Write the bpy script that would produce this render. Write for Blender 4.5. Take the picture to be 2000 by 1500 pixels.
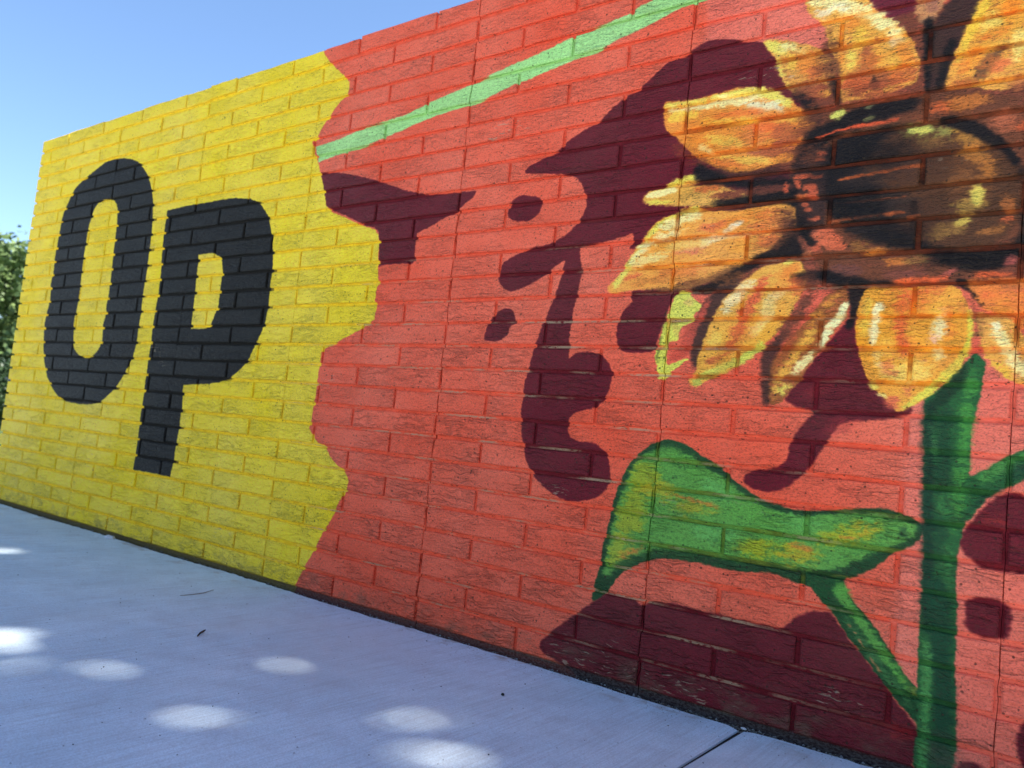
import bpy, bmesh, math, random
import numpy as np
from mathutils import Vector, Matrix
random.seed(7); rng = np.random.default_rng(7)
S = bpy.context.scene; C = S.collection
for o in list(bpy.data.objects): bpy.data.objects.remove(o)

# ------------------------------------------------------------------ camera
U = 0.155                      # half a brick, metres
RH = 0.374878 * U              # one course
CAM = Vector((8.79340 * U, -9.73177 * U, 2.99847 * U))
cd = bpy.data.cameras.new('camera'); cam = bpy.data.objects.new('camera', cd); C.objects.link(cam)
right = Vector((0.799913, 0.591648, 0.100458)); down = Vector((0.035751, 0.120118, -0.992116)); fwd = Vector((-0.599050, 0.797198, 0.074932))
cam.matrix_world = Matrix(((right.x, -down.x, -fwd.x, CAM.x), (right.y, -down.y, -fwd.y, CAM.y), (right.z, -down.z, -fwd.z, CAM.z), (0, 0, 0, 1)))
cd.sensor_width = 36; cd.lens = 28.03; cd.clip_start = 0.05; cd.clip_end = 3000
cd.dof.use_dof = True; cd.dof.focus_distance = 1.6; cd.dof.aperture_fstop = 5.0
S.camera = cam

# ------------------------------------------------------------------ light
SUN = Vector((0.42, 0.17, 0.89)).normalized()     # towards the sun: high, along the wall and a little behind it
el = math.asin(SUN.z); az = math.atan2(SUN.x, SUN.y)
w = bpy.data.worlds.new('World'); S.world = w; w.use_nodes = True
nt = w.node_tree; nt.nodes.clear()
wo = nt.nodes.new('ShaderNodeOutputWorld'); bg = nt.nodes.new('ShaderNodeBackground'); sk = nt.nodes.new('ShaderNodeTexSky')
sk.sky_type = 'NISHITA'; sk.sun_disc = False; sk.sun_elevation = el; sk.sun_rotation = az
sk.air_density = 1.0; sk.dust_density = 0.2; sk.ozone_density = 5.0
bg.inputs['Strength'].default_value = 0.11
nt.links.new(sk.outputs[0], bg.inputs[0]); nt.links.new(bg.outputs[0], wo.inputs[0])
sl = bpy.data.lights.new('sun', 'SUN'); sl.energy = 5.0; sl.angle = math.radians(0.53); sl.color = (1.0, 0.965, 0.90)
so = bpy.data.objects.new('sun', sl); C.objects.link(so); so.location = (3, 3, 12)
so.rotation_euler = SUN.to_track_quat('Z', 'Y').to_euler()
S.view_settings.view_transform = 'Standard'; S.view_settings.look = 'None'; S.view_settings.exposure = 1.28; S.view_settings.gamma = 1.0
S.view_settings.use_curve_mapping = False
S.render.engine = 'CYCLES'

# ------------------------------------------------------------------ helpers
def tag(o, label=None, cat=None, group=None, kind=None):
    for k, v in (('label', label), ('category', cat), ('group', group), ('kind', kind)):
        if v: o[k] = v
    return o
def empty(name, loc=(0, 0, 0)):
    o = bpy.data.objects.new(name, None); C.objects.link(o); o.location = loc; o.empty_display_size = .1; return o
def mesh(name, verts, faces, mat, parent=None, smooth=False):
    me = bpy.data.meshes.new(name); me.from_pydata([tuple(v) for v in verts], [], faces); me.update()
    if smooth: me.polygons.foreach_set('use_smooth', [True] * len(me.polygons))
    if mat: me.materials.append(mat)
    o = bpy.data.objects.new(name, me); C.objects.link(o); o.parent = parent; return o
def bmobj(name, bm, mat, parent=None, smooth=False):
    bmesh.ops.recalc_face_normals(bm, faces=bm.faces)
    me = bpy.data.meshes.new(name); bm.to_mesh(me); bm.free()
    if smooth: me.polygons.foreach_set('use_smooth', [True] * len(me.polygons))
    me.materials.append(mat); o = bpy.data.objects.new(name, me); C.objects.link(o); o.parent = parent; return o
def lin(c): return tuple((v / 255 / 12.92 if v / 255 <= .04045 else ((v / 255 + .055) / 1.055) ** 2.4) for v in c)

class NT:
    """small node-building helper"""
    def __init__(s, name):
        s.m = bpy.data.materials.new(name); s.m.use_nodes = True; s.t = s.m.node_tree; s.t.nodes.clear()
        s.out = s.n('ShaderNodeOutputMaterial'); s.b = s.n('ShaderNodeBsdfPrincipled'); s.l(s.b.outputs[0], s.out.inputs[0])
    def n(s, k, **kw):
        nd = s.t.nodes.new(k)
        for a, v in kw.items(): setattr(nd, a, v)
        return nd
    def l(s, a, b): s.t.links.new(a, b)
    def set(s, sock, v):
        if isinstance(v, bpy.types.NodeSocket): s.l(v, sock)
        elif v is not None: sock.default_value = v
    def math(s, op, a, b=None, c=None, clamp=False):
        nd = s.n('ShaderNodeMath', operation=op, use_clamp=clamp)
        s.set(nd.inputs[0], a)
        if b is not None: s.set(nd.inputs[1], b)
        if c is not None: s.set(nd.inputs[2], c)
        return nd.outputs[0]
    def vmath(s, op, a, b=None):
        nd = s.n('ShaderNodeVectorMath', operation=op); s.set(nd.inputs[0], a)
        if b is not None: s.set(nd.inputs[1], b)
        return nd.outputs[0]
    def ramp(s, x, a, b, lo=0., hi=1.):
        nd = s.n('ShaderNodeMapRange', interpolation_type='SMOOTHSTEP'); s.set(nd.inputs[0], x)
        nd.inputs[1].default_value = a; nd.inputs[2].default_value = b; nd.inputs[3].default_value = lo; nd.inputs[4].default_value = hi
        return nd.outputs[0]
    def noise(s, vec, scale=1., detail=3., rough=.55, dist=0., col=False):
        nd = s.n('ShaderNodeTexNoise'); s.set(nd.inputs['Vector'], vec)
        nd.inputs['Scale'].default_value = scale; nd.inputs['Detail'].default_value = detail; nd.inputs['Roughness'].default_value = rough; nd.inputs['Distortion'].default_value = dist
        return nd.outputs[1] if col else nd.outputs[0]
    def mix(s, f, a, b, mode='MIX'):
        nd = s.n('ShaderNodeMix', data_type='RGBA', blend_type=mode); s.set(nd.inputs[0], f)
        for i, v in ((6, a), (7, b)):
            if not isinstance(v, bpy.types.NodeSocket) and len(v) == 3: v = tuple(v) + (1,)
            s.set(nd.inputs[i], v)
        return nd.outputs[2]
    def scalev(s, vec, sc):
        return s.vmath('MULTIPLY', vec, sc)
    def bump(s, h, strength, dist, normal=None):
        nd = s.n('ShaderNodeBump'); nd.inputs['Strength'].default_value = strength; nd.inputs['Distance'].default_value = dist
        s.set(nd.inputs['Height'], h)
        if normal is not None: s.l(normal, nd.inputs['Normal'])
        return nd.outputs[0]
    def fin(s, col, rough=.6, normal=None, spec=.4):
        if not isinstance(col, bpy.types.NodeSocket) and len(col) == 3: col = tuple(col) + (1,)
        s.set(s.b.inputs['Base Color'], col); s.set(s.b.inputs['Roughness'], rough); s.b.inputs['Specular IOR Level'].default_value = spec
        if normal is not None: s.l(normal, s.b.inputs['Normal'])
        return s.m

# ------------------------------------------------------------------ the mural, painted in wall millimetres
# r, g, b, softness, raggedness, opacity, curved, layer (2 both, 0 bricks only, 1 joints only), x, z, x, z ...
MURAL = [
(216,108,102,10,0.5,0.8,0,2,636,1522,650,1380,648,1347,788,1310,929,1262,937,1435),
(216,108,102,14,0.6,0.9,0,2,1079,610,1088,408,1088,317,1081,294,1085,196,1122,67,1143,-40,1377,-19,1350,735,1180,684),
(221,198,48,1.6,0.2,1,0,2,-6000,4000,-853,2385,-628,1613,-593,1576,-552,1544,-509,1510,-490,1493,-486,1472,-490,1455,-522,1439,-552,1414,-570,1393,-594,1367,-610,1339,-630,1329,-613,1289,-590,1254,-574,1220,-557,1191,-537,1144,-529,1115,-501,1095,-443,1074,-396,1055,-341,1036,-304,1024,-287,1008,-281,984,-281,949,-274,919,-265,870,-272,853,-273,820,-262,804,-266,767,-287,756,-315,741,-357,725,-405,706,-430,697,-455,686,-473,674,-472,640,-475,595,-474,554,-480,511,-481,476,-486,455,-463,429,-442,414,-405,404,-381,380,-352,361,-315,344,-294,322,-298,295,-317,271,-326,251,-343,215,-365,181,-383,151,-396,123,-414,91,-432,68,-445,40,-463,6,-523,-131,-6000,-1252),
(38,38,41,2.5,0.5,1,0,1,-1790,1435,-1681,1408,-1623,1374,-1580,1336,-1548,1294,-1527,1256,-1515,1224,-1504,1164,-1497,1106,-1493,1050,-1494,982,-1498,926,-1499,874,-1494,813,-1497,757,-1497,700,-1511,645,-1540,598,-1575,551,-1625,509,-1699,468,-1760,455,-1845,451,-1961,453,-2036,466,-2112,505,-2170,542,-2210,592,-2243,651,-2258,697,-2268,756,-2264,821,-2256,856,-2265,945,-2262,1012,-2263,1077,-2259,1142,-2254,1202,-2242,1255,-2216,1295,-2180,1345,-2130,1375,-2053,1401,-1989,1421,-1914,1439),
(38,38,41,2.5,0.5,1,0,1,-907,1177,-857,1160,-822,1134,-799,1110,-779,1077,-764,1041,-749,990,-740,947,-740,921,-742,877,-737,816,-744,760,-754,731,-776,695,-805,643,-854,607,-893,583,-949,567,-1026,560,-1150,552,-1151,518,-1144,473,-1142,412,-1148,347,-1148,292,-1157,239,-1268,240,-1408,1161),
(27,27,29,1.4,0.2,1.0,1,2,-1811,1440,-1702,1413,-1643,1378,-1600,1340,-1567,1298,-1546,1260,-1534,1227,-1523,1167,-1515,1110,-1512,1053,-1513,985,-1516,929,-1517,877,-1512,815,-1516,759,-1516,702,-1530,646,-1559,600,-1595,552,-1644,510,-1719,469,-1780,456,-1866,452,-1983,454,-2059,467,-2136,506,-2194,543,-2235,594,-2268,653,-2283,699,-2293,759,-2289,823,-2281,859,-2290,948,-2287,1016,-2288,1081,-2284,1146,-2279,1206,-2267,1260,-2241,1300,-2205,1350,-2154,1380,-2076,1406,-2012,1426,-1936,1444),
(221,198,48,1.4,0.2,1.0,1,2,-1882,1280,-1833,1266,-1805,1239,-1792,1192,-1785,1121,-1783,1043,-1780,973,-1776,901,-1780,843,-1773,804,-1784,755,-1778,707,-1800,666,-1842,642,-1899,634,-1954,648,-1997,673,-2016,706,-2026,757,-2028,808,-2024,853,-2022,921,-2027,1013,-2024,1092,-2024,1167,-2009,1218,-1986,1261,-1941,1282),
(27,27,29,1.4,0.2,1,0,2,-1425,1189,-1304,1193,-1185,1193,-1087,1194,-1006,1191,-922,1180,-871,1163,-836,1137,-812,1113,-792,1079,-777,1043,-762,993,-753,949,-753,923,-755,879,-751,818,-758,762,-767,732,-789,697,-818,644,-868,608,-907,584,-964,569,-1041,561,-1166,553,-1167,519,-1160,474,-1158,413,-1164,348,-1163,292,-1173,239,-1284,240,-1419,239,-1414,313,-1416,405,-1416,484,-1415,564,-1417,627,-1415,702,-1418,768,-1414,823,-1409,858,-1413,944,-1421,1032,-1426,1109,-1426,1164),
(221,198,48,1.4,0.2,1,0,2,-1177,1007,-1097,1009,-1055,996,-1033,973,-1022,940,-1024,894,-1021,828,-1026,811,-1043,778,-1053,756,-1084,747,-1167,746,-1169,780,-1171,817,-1171,871,-1177,953),
(150,204,144,1.6,0.25,1,0,2,-614,1311,-591,1259,-515,1269,-422,1275,-359,1284,-300,1294,-212,1309,-146,1321,-64,1330,25,1335,86,1347,135,1360,190,1365,249,1378,307,1386,377,1394,434,1411,486,1421,532,1432,574,1444,612,1450,636,1452,721,1475,662,1514,520,1483,486,1479,464,1467,379,1456,319,1448,250,1433,178,1420,128,1414,70,1404,9,1390,-74,1377,-143,1367,-233,1347,-314,1342,-398,1339,-488,1320,-560,1314),
(94,24,40,1.8,0.3,1,0,2,-575,1226,-494,1214,-431,1200,-323,1170,-204,1128,-126,1107,-34,1101,57,1096,46,1079,16,1062,-14,1045,-54,1031,-101,1013,-138,1002,-141,983,-139,929,-141,918,-187,921,-240,921,-272,917,-277,949,-283,996,-288,1017,-307,1031,-348,1041,-385,1057,-446,1082,-499,1099,-530,1117,-556,1186),
(94,24,40,2,0.3,1.0,1,2,164,1027,169,1051,188,1065,217,1067,254,1057,264,1042,261,1026,248,1011,224,1004,192,1006,172,1012),
(94,24,40,2,0.3,1.0,1,2,183,789,206,785,217,769,219,752,206,742,201,726,181,712,153,708,133,713,132,729,142,757,159,779),
(94,24,40,1.9,0.3,1.0,1,2,205,1125,217,1140,252,1152,293,1166,329,1191,368,1208,406,1224,436,1248,470,1268,506,1283,534,1305,561,1325,584,1332,609,1336,633,1349,661,1355,694,1351,730,1340,771,1327,860,1288,899,1146,874,957,598,922,543,936,538,916,512,915,519,933,518,949,499,944,448,936,405,931,384,925,394,877,391,839,386,807,381,779,379,750,378,722,380,694,382,670,394,679,419,685,451,684,475,673,490,655,498,638,496,614,488,590,473,571,460,562,439,557,415,548,399,533,397,514,402,500,411,491,433,485,462,486,483,478,501,463,510,446,514,426,516,408,509,390,494,374,467,361,430,354,405,354,375,363,343,380,314,403,295,429,282,462,271,500,264,547,265,563,266,602,272,638,280,680,292,719,302,751,314,784,327,815,336,847,342,876,347,898,315,881,297,868,271,853,241,841,201,831,177,840,159,857,154,883,169,905,191,915,210,923,242,935,289,939,314,947,340,958,361,975,377,993,386,1011,390,1026,386,1046,376,1070,363,1087,347,1099,307,1109,247,1117),
(94,24,40,2.2,0.4,1.0,1,2,531,820,531,797,515,780,505,762,499,740,502,710,512,692,542,684,590,690,598,710,607,739,617,774,627,800,648,820),
(94,24,40,3,0.4,1.0,1,2,978,751,957,722,937,696,903,647,880,615,874,597,901,587,928,579,917,566,905,547,892,523,886,494,878,478,860,469,841,465,818,457,806,443,815,431,836,425,864,426,893,440,914,462,930,483,945,507,958,529,970,551,989,565,1030,571,1082,582,1092,598,1047,627,1025,645,1007,674,995,712,991,744),
(150,40,50,8,0.6,0.35,1,0,1004,567,1003,559,995,549,982,541,967,536,955,536,948,541,949,550,957,559,971,568,986,572,998,572),
(150,40,50,10,0.6,0.25,1,0,966,642,965,634,957,623,943,611,927,603,913,599,905,602,906,610,914,622,929,634,945,642,958,645),
(94,24,40,3,0.35,1.0,1,2,501,148,536,174,567,174,594,171,619,165,633,175,660,180,695,183,733,180,781,180,829,179,871,178,897,179,914,194,929,209,953,221,974,225,986,222,1018,184,1051,152,1077,125,1095,102,1112,87,1128,69,1131,57,1130,30,1126,3,1121,-56,622,-56,443,2,386,20,380,40,395,58,425,85,454,109,480,132),
(170,52,48,14,0.8,0.4,1,0,373,12,505,0,683,-13,688,6,509,15,376,21),
(165,45,45,12,0.8,0.45,1,0,1010,41,1075,46,1128,48,1130,65,1076,62,1011,47),
(94,24,40,4,0.5,1.0,1,2,1179,395,1190,414,1211,446,1226,459,1246,468,1262,463,1289,451,1305,398,1293,349,1266,344,1244,343,1216,342,1193,353,1178,368,1175,381),
(172,44,42,14,0.8,0.6,1,0,1242,410,1236,404,1226,402,1212,404,1198,410,1189,417,1187,425,1193,430,1204,432,1218,430,1231,424,1240,417),
(172,44,42,8,0.8,0.5,1,0,1266,347,1262,343,1249,341,1232,340,1214,340,1202,343,1197,346,1202,349,1215,352,1233,353,1250,352,1262,350),
(94,24,40,4,0.5,1.0,1,2,1190,284,1203,295,1225,299,1242,294,1253,279,1254,262,1249,238,1236,235,1212,234,1196,241,1190,258),
(170,50,45,6,0.6,0.5,1,0,1226,267,1225,264,1222,261,1219,260,1215,260,1213,261,1212,264,1212,267,1215,269,1218,271,1222,271,1225,269),
(94,24,40,4,0.4,1.0,1,2,1268,93,1275,111,1290,131,1328,127,1338,55,1287,38,1273,64),
(94,24,40,4,0.4,1.0,1,2,1193,24,1203,37,1219,36,1233,29,1229,-12,1187,-26),
(100,30,52,3,0.4,1.0,1,2,961,1407,1077,1375,1062,1330,1054,1303,1043,1286,1024,1305,1001,1329,978,1354),
(96,112,44,2.4,0.3,1,1,1,500,151,502,187,510,225,513,269,521,308,527,346,534,382,543,414,559,447,583,475,609,495,636,505,660,505,688,497,721,479,751,466,781,445,809,427,837,412,856,405,873,403,904,397,933,399,969,404,1003,412,1037,417,1066,418,1090,413,1109,406,1120,396,1119,382,1111,367,1095,355,1078,346,1068,335,1050,317,1022,298,1002,288,971,274,943,265,906,270,867,276,822,269,768,269,711,270,661,267,625,259,593,242,569,226,552,206,540,185,528,171),
(34,70,46,2.2,0.3,1,1,0,500,151,502,187,510,225,513,269,521,308,527,346,534,382,543,414,559,447,583,475,609,495,636,505,660,505,688,497,721,479,751,466,781,445,809,427,837,412,856,405,873,403,904,397,933,399,969,404,1003,412,1037,417,1066,418,1090,413,1109,406,1120,396,1119,382,1111,367,1095,355,1078,346,1068,335,1050,317,1022,298,1002,288,971,274,943,265,906,270,867,276,822,269,768,269,711,270,661,267,625,259,593,242,569,226,552,206,540,185,528,171),
(86,146,72,6,0.6,1,1,0,518,212,524,272,535,333,547,394,567,440,596,473,638,494,679,487,724,465,785,431,848,400,915,389,995,403,1062,410,1107,399,1112,385,1093,364,1042,335,993,305,941,291,866,291,766,287,658,286,608,266,563,243,535,210),
(148,164,48,14,0.9,0.85,1,0,634,443,636,427,628,412,612,400,592,396,574,399,561,410,559,426,568,442,584,453,604,458,622,454),
(150,160,44,14,0.9,0.8,1,0,606,347,597,316,582,293,565,286,551,296,544,320,545,352,555,384,570,406,587,413,601,403,608,379),
(170,158,46,12,0.9,0.7,1,0,691,392,682,385,661,382,633,383,605,388,585,397,578,406,588,414,610,417,639,416,666,410,685,401),
(160,150,44,12,0.9,0.7,1,0,768,370,758,364,730,361,692,361,654,365,626,373,616,381,628,387,658,390,696,390,733,385,759,378),
(150,165,50,10,0.9,0.8,1,0,569,268,561,247,549,233,537,228,528,235,524,252,526,273,535,294,546,309,558,313,567,306,571,290),
(178,150,50,8,0.9,0.7,1,0,590,279,592,271,588,261,579,252,567,246,555,245,547,248,545,256,550,266,559,275,571,281,583,282),
(160,165,42,14,0.9,0.85,1,0,934,320,924,310,899,302,864,297,827,297,800,303,790,312,801,322,828,331,865,335,900,334,925,329),
(176,160,44,12,0.9,0.8,1,0,966,318,959,311,943,304,920,301,897,301,880,306,874,313,881,321,898,327,921,330,944,330,960,325),
(165,168,46,12,0.9,0.85,1,0,1067,384,1061,374,1040,362,1009,351,977,343,952,341,942,346,949,356,972,369,1003,380,1035,387,1058,389),
(186,150,48,8,0.9,0.7,1,0,1055,386,1053,381,1045,376,1033,370,1020,367,1011,367,1006,370,1009,375,1017,381,1029,386,1042,389,1051,389),
(96,170,100,12,0.8,0.6,1,0,794,401,786,394,769,392,749,396,730,404,718,415,716,426,725,433,742,434,762,430,781,422,792,411),
(92,166,98,14,0.8,0.6,1,0,823,330,815,322,793,316,762,314,730,315,707,320,699,328,708,337,732,343,764,345,794,343,816,338),
(92,166,98,12,0.8,0.6,1,0,975,381,968,375,951,369,926,366,900,365,881,367,874,372,881,379,900,384,925,388,950,388,968,386),
(196,104,52,4,0.9,0.6,1,0,647,393,703,388,758,381,759,385,705,396,648,397),
(196,104,52,5,0.9,0.6,1,0,558,248,593,267,611,283,608,286,586,277,554,253),
(200,110,52,4,0.9,0.6,1,0,901,332,928,328,947,327,948,331,930,337,901,336),
(196,104,52,4,0.9,0.5,1,0,990,356,1024,358,1024,365,989,361),
(24,48,46,6,0.7,0.9,1,0,1099,382,1099,378,1096,375,1093,373,1089,374,1086,376,1085,380,1086,384,1088,387,1092,389,1095,388,1098,386),
(50,90,52,8,0.7,0.6,1,0,695,490,689,486,674,481,651,478,628,477,611,479,605,483,610,487,627,492,650,495,672,496,689,494),
(52,96,56,6,0.7,0.7,1,0,551,220,600,249,659,273,746,273,747,283,658,283,594,262,541,236),
(44,88,42,2.2,0.3,1,1,1,934,287,970,283,998,292,1003,277,1018,254,1038,234,1061,210,1084,178,1107,148,1129,126,1134,87,1130,76,1111,91,1088,112,1065,137,1042,162,1018,186,993,216,973,236,955,254,941,268),
(28,72,44,2.2,0.35,1,1,0,934,287,970,283,998,292,1003,277,1018,254,1038,234,1061,210,1084,178,1107,148,1129,126,1134,87,1130,76,1111,91,1088,112,1065,137,1042,162,1018,186,993,216,973,236,955,254,941,268),
(86,158,70,6,0.6,0.9,1,0,983,271,1006,235,1044,192,1084,149,1116,121,1122,128,1095,161,1057,206,1023,249,1001,284),
(64,120,72,6,0.6,0.7,1,0,994,230,1039,176,1082,128,1117,97,1123,103,1092,138,1048,185,1002,238),
(190,120,84,1.5,0.4,0.85,1,0,1011,212,1018,206,1020,208,1013,214),
(190,120,84,1.5,0.4,0.85,1,0,1022,199,1029,197,1030,199,1023,202),
(190,120,84,1.5,0.4,0.85,1,0,1031,188,1041,175,1043,176,1033,190),
(190,120,84,1.5,0.4,0.85,1,0,1052,162,1069,143,1071,145,1054,164),
(150,150,70,6,0.6,0.6,1,0,1104,142,1127,115,1134,123,1108,147),
(40,84,44,2,0.3,1,0,1,1183,692,1199,679,1197,656,1193,622,1190,599,1187,592,1183,568,1184,535,1184,486,1209,503,1236,526,1258,537,1298,551,1300,500,1260,491,1247,479,1229,471,1211,455,1198,435,1191,419,1182,413,1179,395,1176,372,1173,350,1175,306,1178,267,1178,236,1180,171,1185,107,1187,44,1182,21,1181,-59,1134,-76,1127,20,1130,70,1127,135,1125,190,1124,246,1125,302,1124,342,1121,410,1117,478,1114,536,1112,580,1111,599,1112,613,1132,630,1151,655,1166,673),
(36,88,54,2,0.35,1,0,0,1183,692,1199,679,1197,656,1193,622,1190,599,1187,592,1183,568,1184,535,1184,486,1209,503,1236,526,1258,537,1298,551,1300,500,1260,491,1247,479,1229,471,1211,455,1198,435,1191,419,1182,413,1179,395,1176,372,1173,350,1175,306,1178,267,1178,236,1180,171,1185,107,1187,44,1182,21,1181,-59,1134,-76,1127,20,1130,70,1127,135,1125,190,1124,246,1125,302,1124,342,1121,410,1117,478,1114,536,1112,580,1111,599,1112,613,1132,630,1151,655,1166,673),
(24,56,46,7,0.6,0.95,1,0,1108,603,1114,507,1118,404,1122,319,1127,227,1142,230,1142,322,1138,406,1133,509,1125,604),
(26,62,48,9,0.7,0.75,1,0,1133,596,1134,509,1138,424,1140,348,1155,349,1156,425,1156,510,1153,596),
(66,138,66,8,0.7,0.9,1,0,1174,667,1166,599,1165,530,1162,461,1162,394,1177,394,1181,462,1184,529,1187,597,1187,666),
(64,124,76,5,0.7,0.8,1,0,1119,568,1125,533,1128,508,1135,509,1134,535,1126,569),
(60,128,70,10,0.8,0.7,1,0,1132,454,1147,408,1172,408,1170,431,1165,427,1146,462),
(70,140,78,8,0.8,0.6,1,0,1151,374,1154,325,1158,275,1167,277,1168,327,1166,377),
(24,66,50,8,0.6,0.95,1,0,1130,310,1133,252,1139,203,1151,124,1153,61,1154,-4,1180,3,1182,68,1180,133,1174,214,1169,262,1157,318),
(74,144,82,6,0.8,0.85,1,0,1129,215,1133,153,1134,88,1133,30,1134,-19,1147,-15,1146,33,1147,91,1147,157,1141,218),
(78,150,76,7,0.7,0.7,1,0,1196,476,1230,491,1255,511,1295,526,1290,545,1249,529,1220,511,1192,485),
(26,60,50,10,0.7,0.8,1,0,1234,486,1263,496,1302,505,1297,536,1256,520,1231,492),
(26,60,48,4,0.6,0.7,1,0,1184,419,1212,454,1235,470,1232,476,1207,461,1180,422),
(24,50,40,6,0.5,0.85,1,0,1123,591,1155,618,1176,669,1163,678,1135,635,1116,598),
(134,58,32,5,0.4,1,0,1,781,1325,870,1296,863,1392,836,1485,1361,1329,1381,734,1295,641,1236,648,1198,684,1177,718,1158,666,1107,603,1060,591,1014,653,991,737,938,689,872,596,851,591,826,688,767,654,692,616,689,686,625,633,604,674,635,814,463,823,531,921,639,996,535,1023,640,1063,700,1071,600,1153,564,1232,671,1233,794,1221,835,1230,806,1289),
(84,38,26,10,0.6,0.85,1,1,856,1081,918,1153,1025,1163,1157,1148,1316,1109,1327,832,1173,819,1012,816,920,845,876,937),
(112,58,48,8,0.5,1,0,0,889,1292,926,1314,1294,1331,1314,817,1174,806,978,803,885,817,767,780,710,823,701,1049,858,1184,896,1198),
(74,30,40,6,0.5,1,0,0,632,1063,868,1049,874,967,685,986,626,1008),
(224,158,70,3.5,0.5,1,1,0,855,1388,870,1422,949,1400,986,1344,1016,1315,1041,1288,1056,1261,1069,1230,1071,1204,1065,1182,1025,1172,964,1168,936,1173,932,1211,923,1243,903,1299,895,1334,873,1353),
(240,226,170,7,0.7,0.9,1,0,863,1378,920,1353,974,1320,1015,1285,1042,1254,1049,1259,1029,1301,985,1347,924,1384,863,1399),
(220,205,190,7,0.8,0.8,1,0,907,1352,904,1348,896,1347,886,1350,877,1356,870,1363,868,1370,871,1374,878,1375,888,1372,898,1366,905,1359),
(232,226,206,6,0.7,0.8,1,0,945,1358,943,1354,934,1353,923,1355,911,1359,903,1365,899,1370,902,1374,910,1376,922,1374,933,1369,942,1364),
(226,128,42,12,0.8,0.8,1,0,957,1301,941,1303,928,1309,921,1319,922,1328,931,1336,946,1339,962,1337,975,1331,981,1322,980,1312,971,1305),
(233,190,70,10,0.8,0.7,1,0,983,1286,981,1271,975,1261,966,1259,957,1265,949,1278,946,1294,947,1309,953,1319,962,1321,972,1314,979,1301),
(240,226,170,8,0.8,0.8,1,0,1019,1294,1014,1290,1006,1290,996,1295,987,1304,982,1314,982,1322,987,1327,996,1326,1006,1321,1014,1313,1019,1303),
(236,205,170,8,0.8,0.8,1,0,1041,1272,1040,1267,1035,1262,1027,1259,1018,1259,1010,1261,1005,1266,1006,1271,1011,1276,1020,1279,1029,1280,1037,1277),
(226,128,42,8,0.7,0.85,1,0,919,1315,921,1285,922,1244,939,1239,940,1280,932,1313),
(222,208,98,8,0.8,0.8,1,0,943,1275,942,1240,961,1235,960,1270),
(150,70,52,8,0.7,0.85,1,0,962,1273,965,1240,966,1217,991,1207,998,1233,987,1272),
(226,128,42,10,0.8,0.8,1,0,1060,1242,1061,1227,1057,1217,1048,1213,1038,1217,1029,1228,1023,1243,1023,1258,1027,1269,1036,1273,1046,1268,1055,1257),
(228,172,74,7,0.9,0.8,1,0,1046,1235,1045,1228,1040,1223,1031,1221,1022,1222,1014,1225,1010,1231,1010,1238,1016,1243,1025,1245,1034,1244,1042,1240),
(233,190,70,5,0.8,0.8,1,0,1040,1221,1039,1218,1034,1215,1027,1215,1020,1216,1015,1218,1013,1221,1014,1224,1018,1226,1025,1227,1032,1226,1037,1224),
(150,76,56,12,0.8,0.85,1,0,1048,1197,1043,1185,1023,1176,993,1174,961,1178,936,1189,925,1203,931,1216,952,1225,983,1226,1014,1221,1038,1211),
(214,110,50,9,0.9,0.8,1,0,1071,1200,1070,1190,1062,1182,1049,1179,1035,1181,1023,1189,1017,1200,1019,1211,1027,1219,1040,1222,1054,1219,1065,1211),
(206,92,52,7,0.9,0.7,1,0,993,1204,990,1197,979,1192,963,1191,947,1194,934,1199,928,1207,931,1214,942,1219,958,1220,975,1217,987,1211),
(22,19,25,5,0.5,0.95,1,0,1002,1194,1004,1187,1003,1182,1000,1179,997,1181,993,1186,990,1193,989,1200,990,1205,992,1208,996,1206,1000,1201),
(22,19,25,3,0.5,0.8,1,0,997,1206,996,1203,995,1201,993,1201,991,1202,990,1205,989,1208,990,1211,991,1212,993,1213,994,1212,996,1209),
(112,64,44,8,0.7,0.8,1,0,898,1330,905,1292,913,1255,919,1213,935,1211,932,1253,922,1291,910,1330),
(208,142,66,3.5,0.5,1,1,0,776,1326,815,1323,850,1307,883,1290,907,1270,924,1248,923,1213,920,1192,911,1183,877,1194,850,1202,830,1220,817,1246,807,1275,794,1297),
(222,208,98,5,0.7,0.95,1,0,830,1296,825,1291,815,1292,801,1296,788,1305,779,1314,776,1323,781,1327,792,1327,806,1322,819,1314,828,1304),
(226,214,150,6,0.8,0.85,1,0,873,1283,869,1281,856,1284,840,1291,824,1299,813,1308,809,1314,814,1316,827,1313,843,1306,859,1298,870,1289),
(206,190,150,5,0.8,0.7,1,0,834,1294,831,1292,826,1292,819,1294,812,1298,806,1302,805,1306,807,1308,813,1309,820,1306,827,1303,832,1298),
(222,208,98,5,0.8,0.85,1,0,800,1289,813,1253,829,1224,837,1227,824,1256,810,1290),
(233,190,70,8,0.9,0.8,1,0,853,1247,846,1248,836,1255,828,1267,822,1280,822,1291,826,1297,834,1296,843,1288,851,1276,857,1263,857,1253),
(226,128,42,10,0.9,0.85,1,0,905,1234,898,1226,885,1225,869,1231,854,1243,845,1257,844,1269,851,1277,864,1278,881,1272,895,1260,904,1246),
(200,96,50,8,0.9,0.8,1,0,907,1235,904,1229,897,1226,886,1226,875,1230,867,1237,863,1243,866,1249,874,1252,884,1252,895,1248,903,1241),
(172,92,62,8,0.9,0.8,1,0,913,1208,910,1201,899,1197,883,1196,866,1200,853,1207,847,1214,850,1222,862,1226,878,1226,895,1222,908,1215),
(118,72,56,10,0.8,0.85,1,0,893,1277,905,1249,913,1209,930,1207,927,1251,902,1282),
(84,54,50,9,0.7,0.7,1,0,927,1213,928,1199,925,1189,920,1185,914,1190,908,1201,904,1216,904,1230,906,1240,911,1244,918,1239,923,1228),
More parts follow.
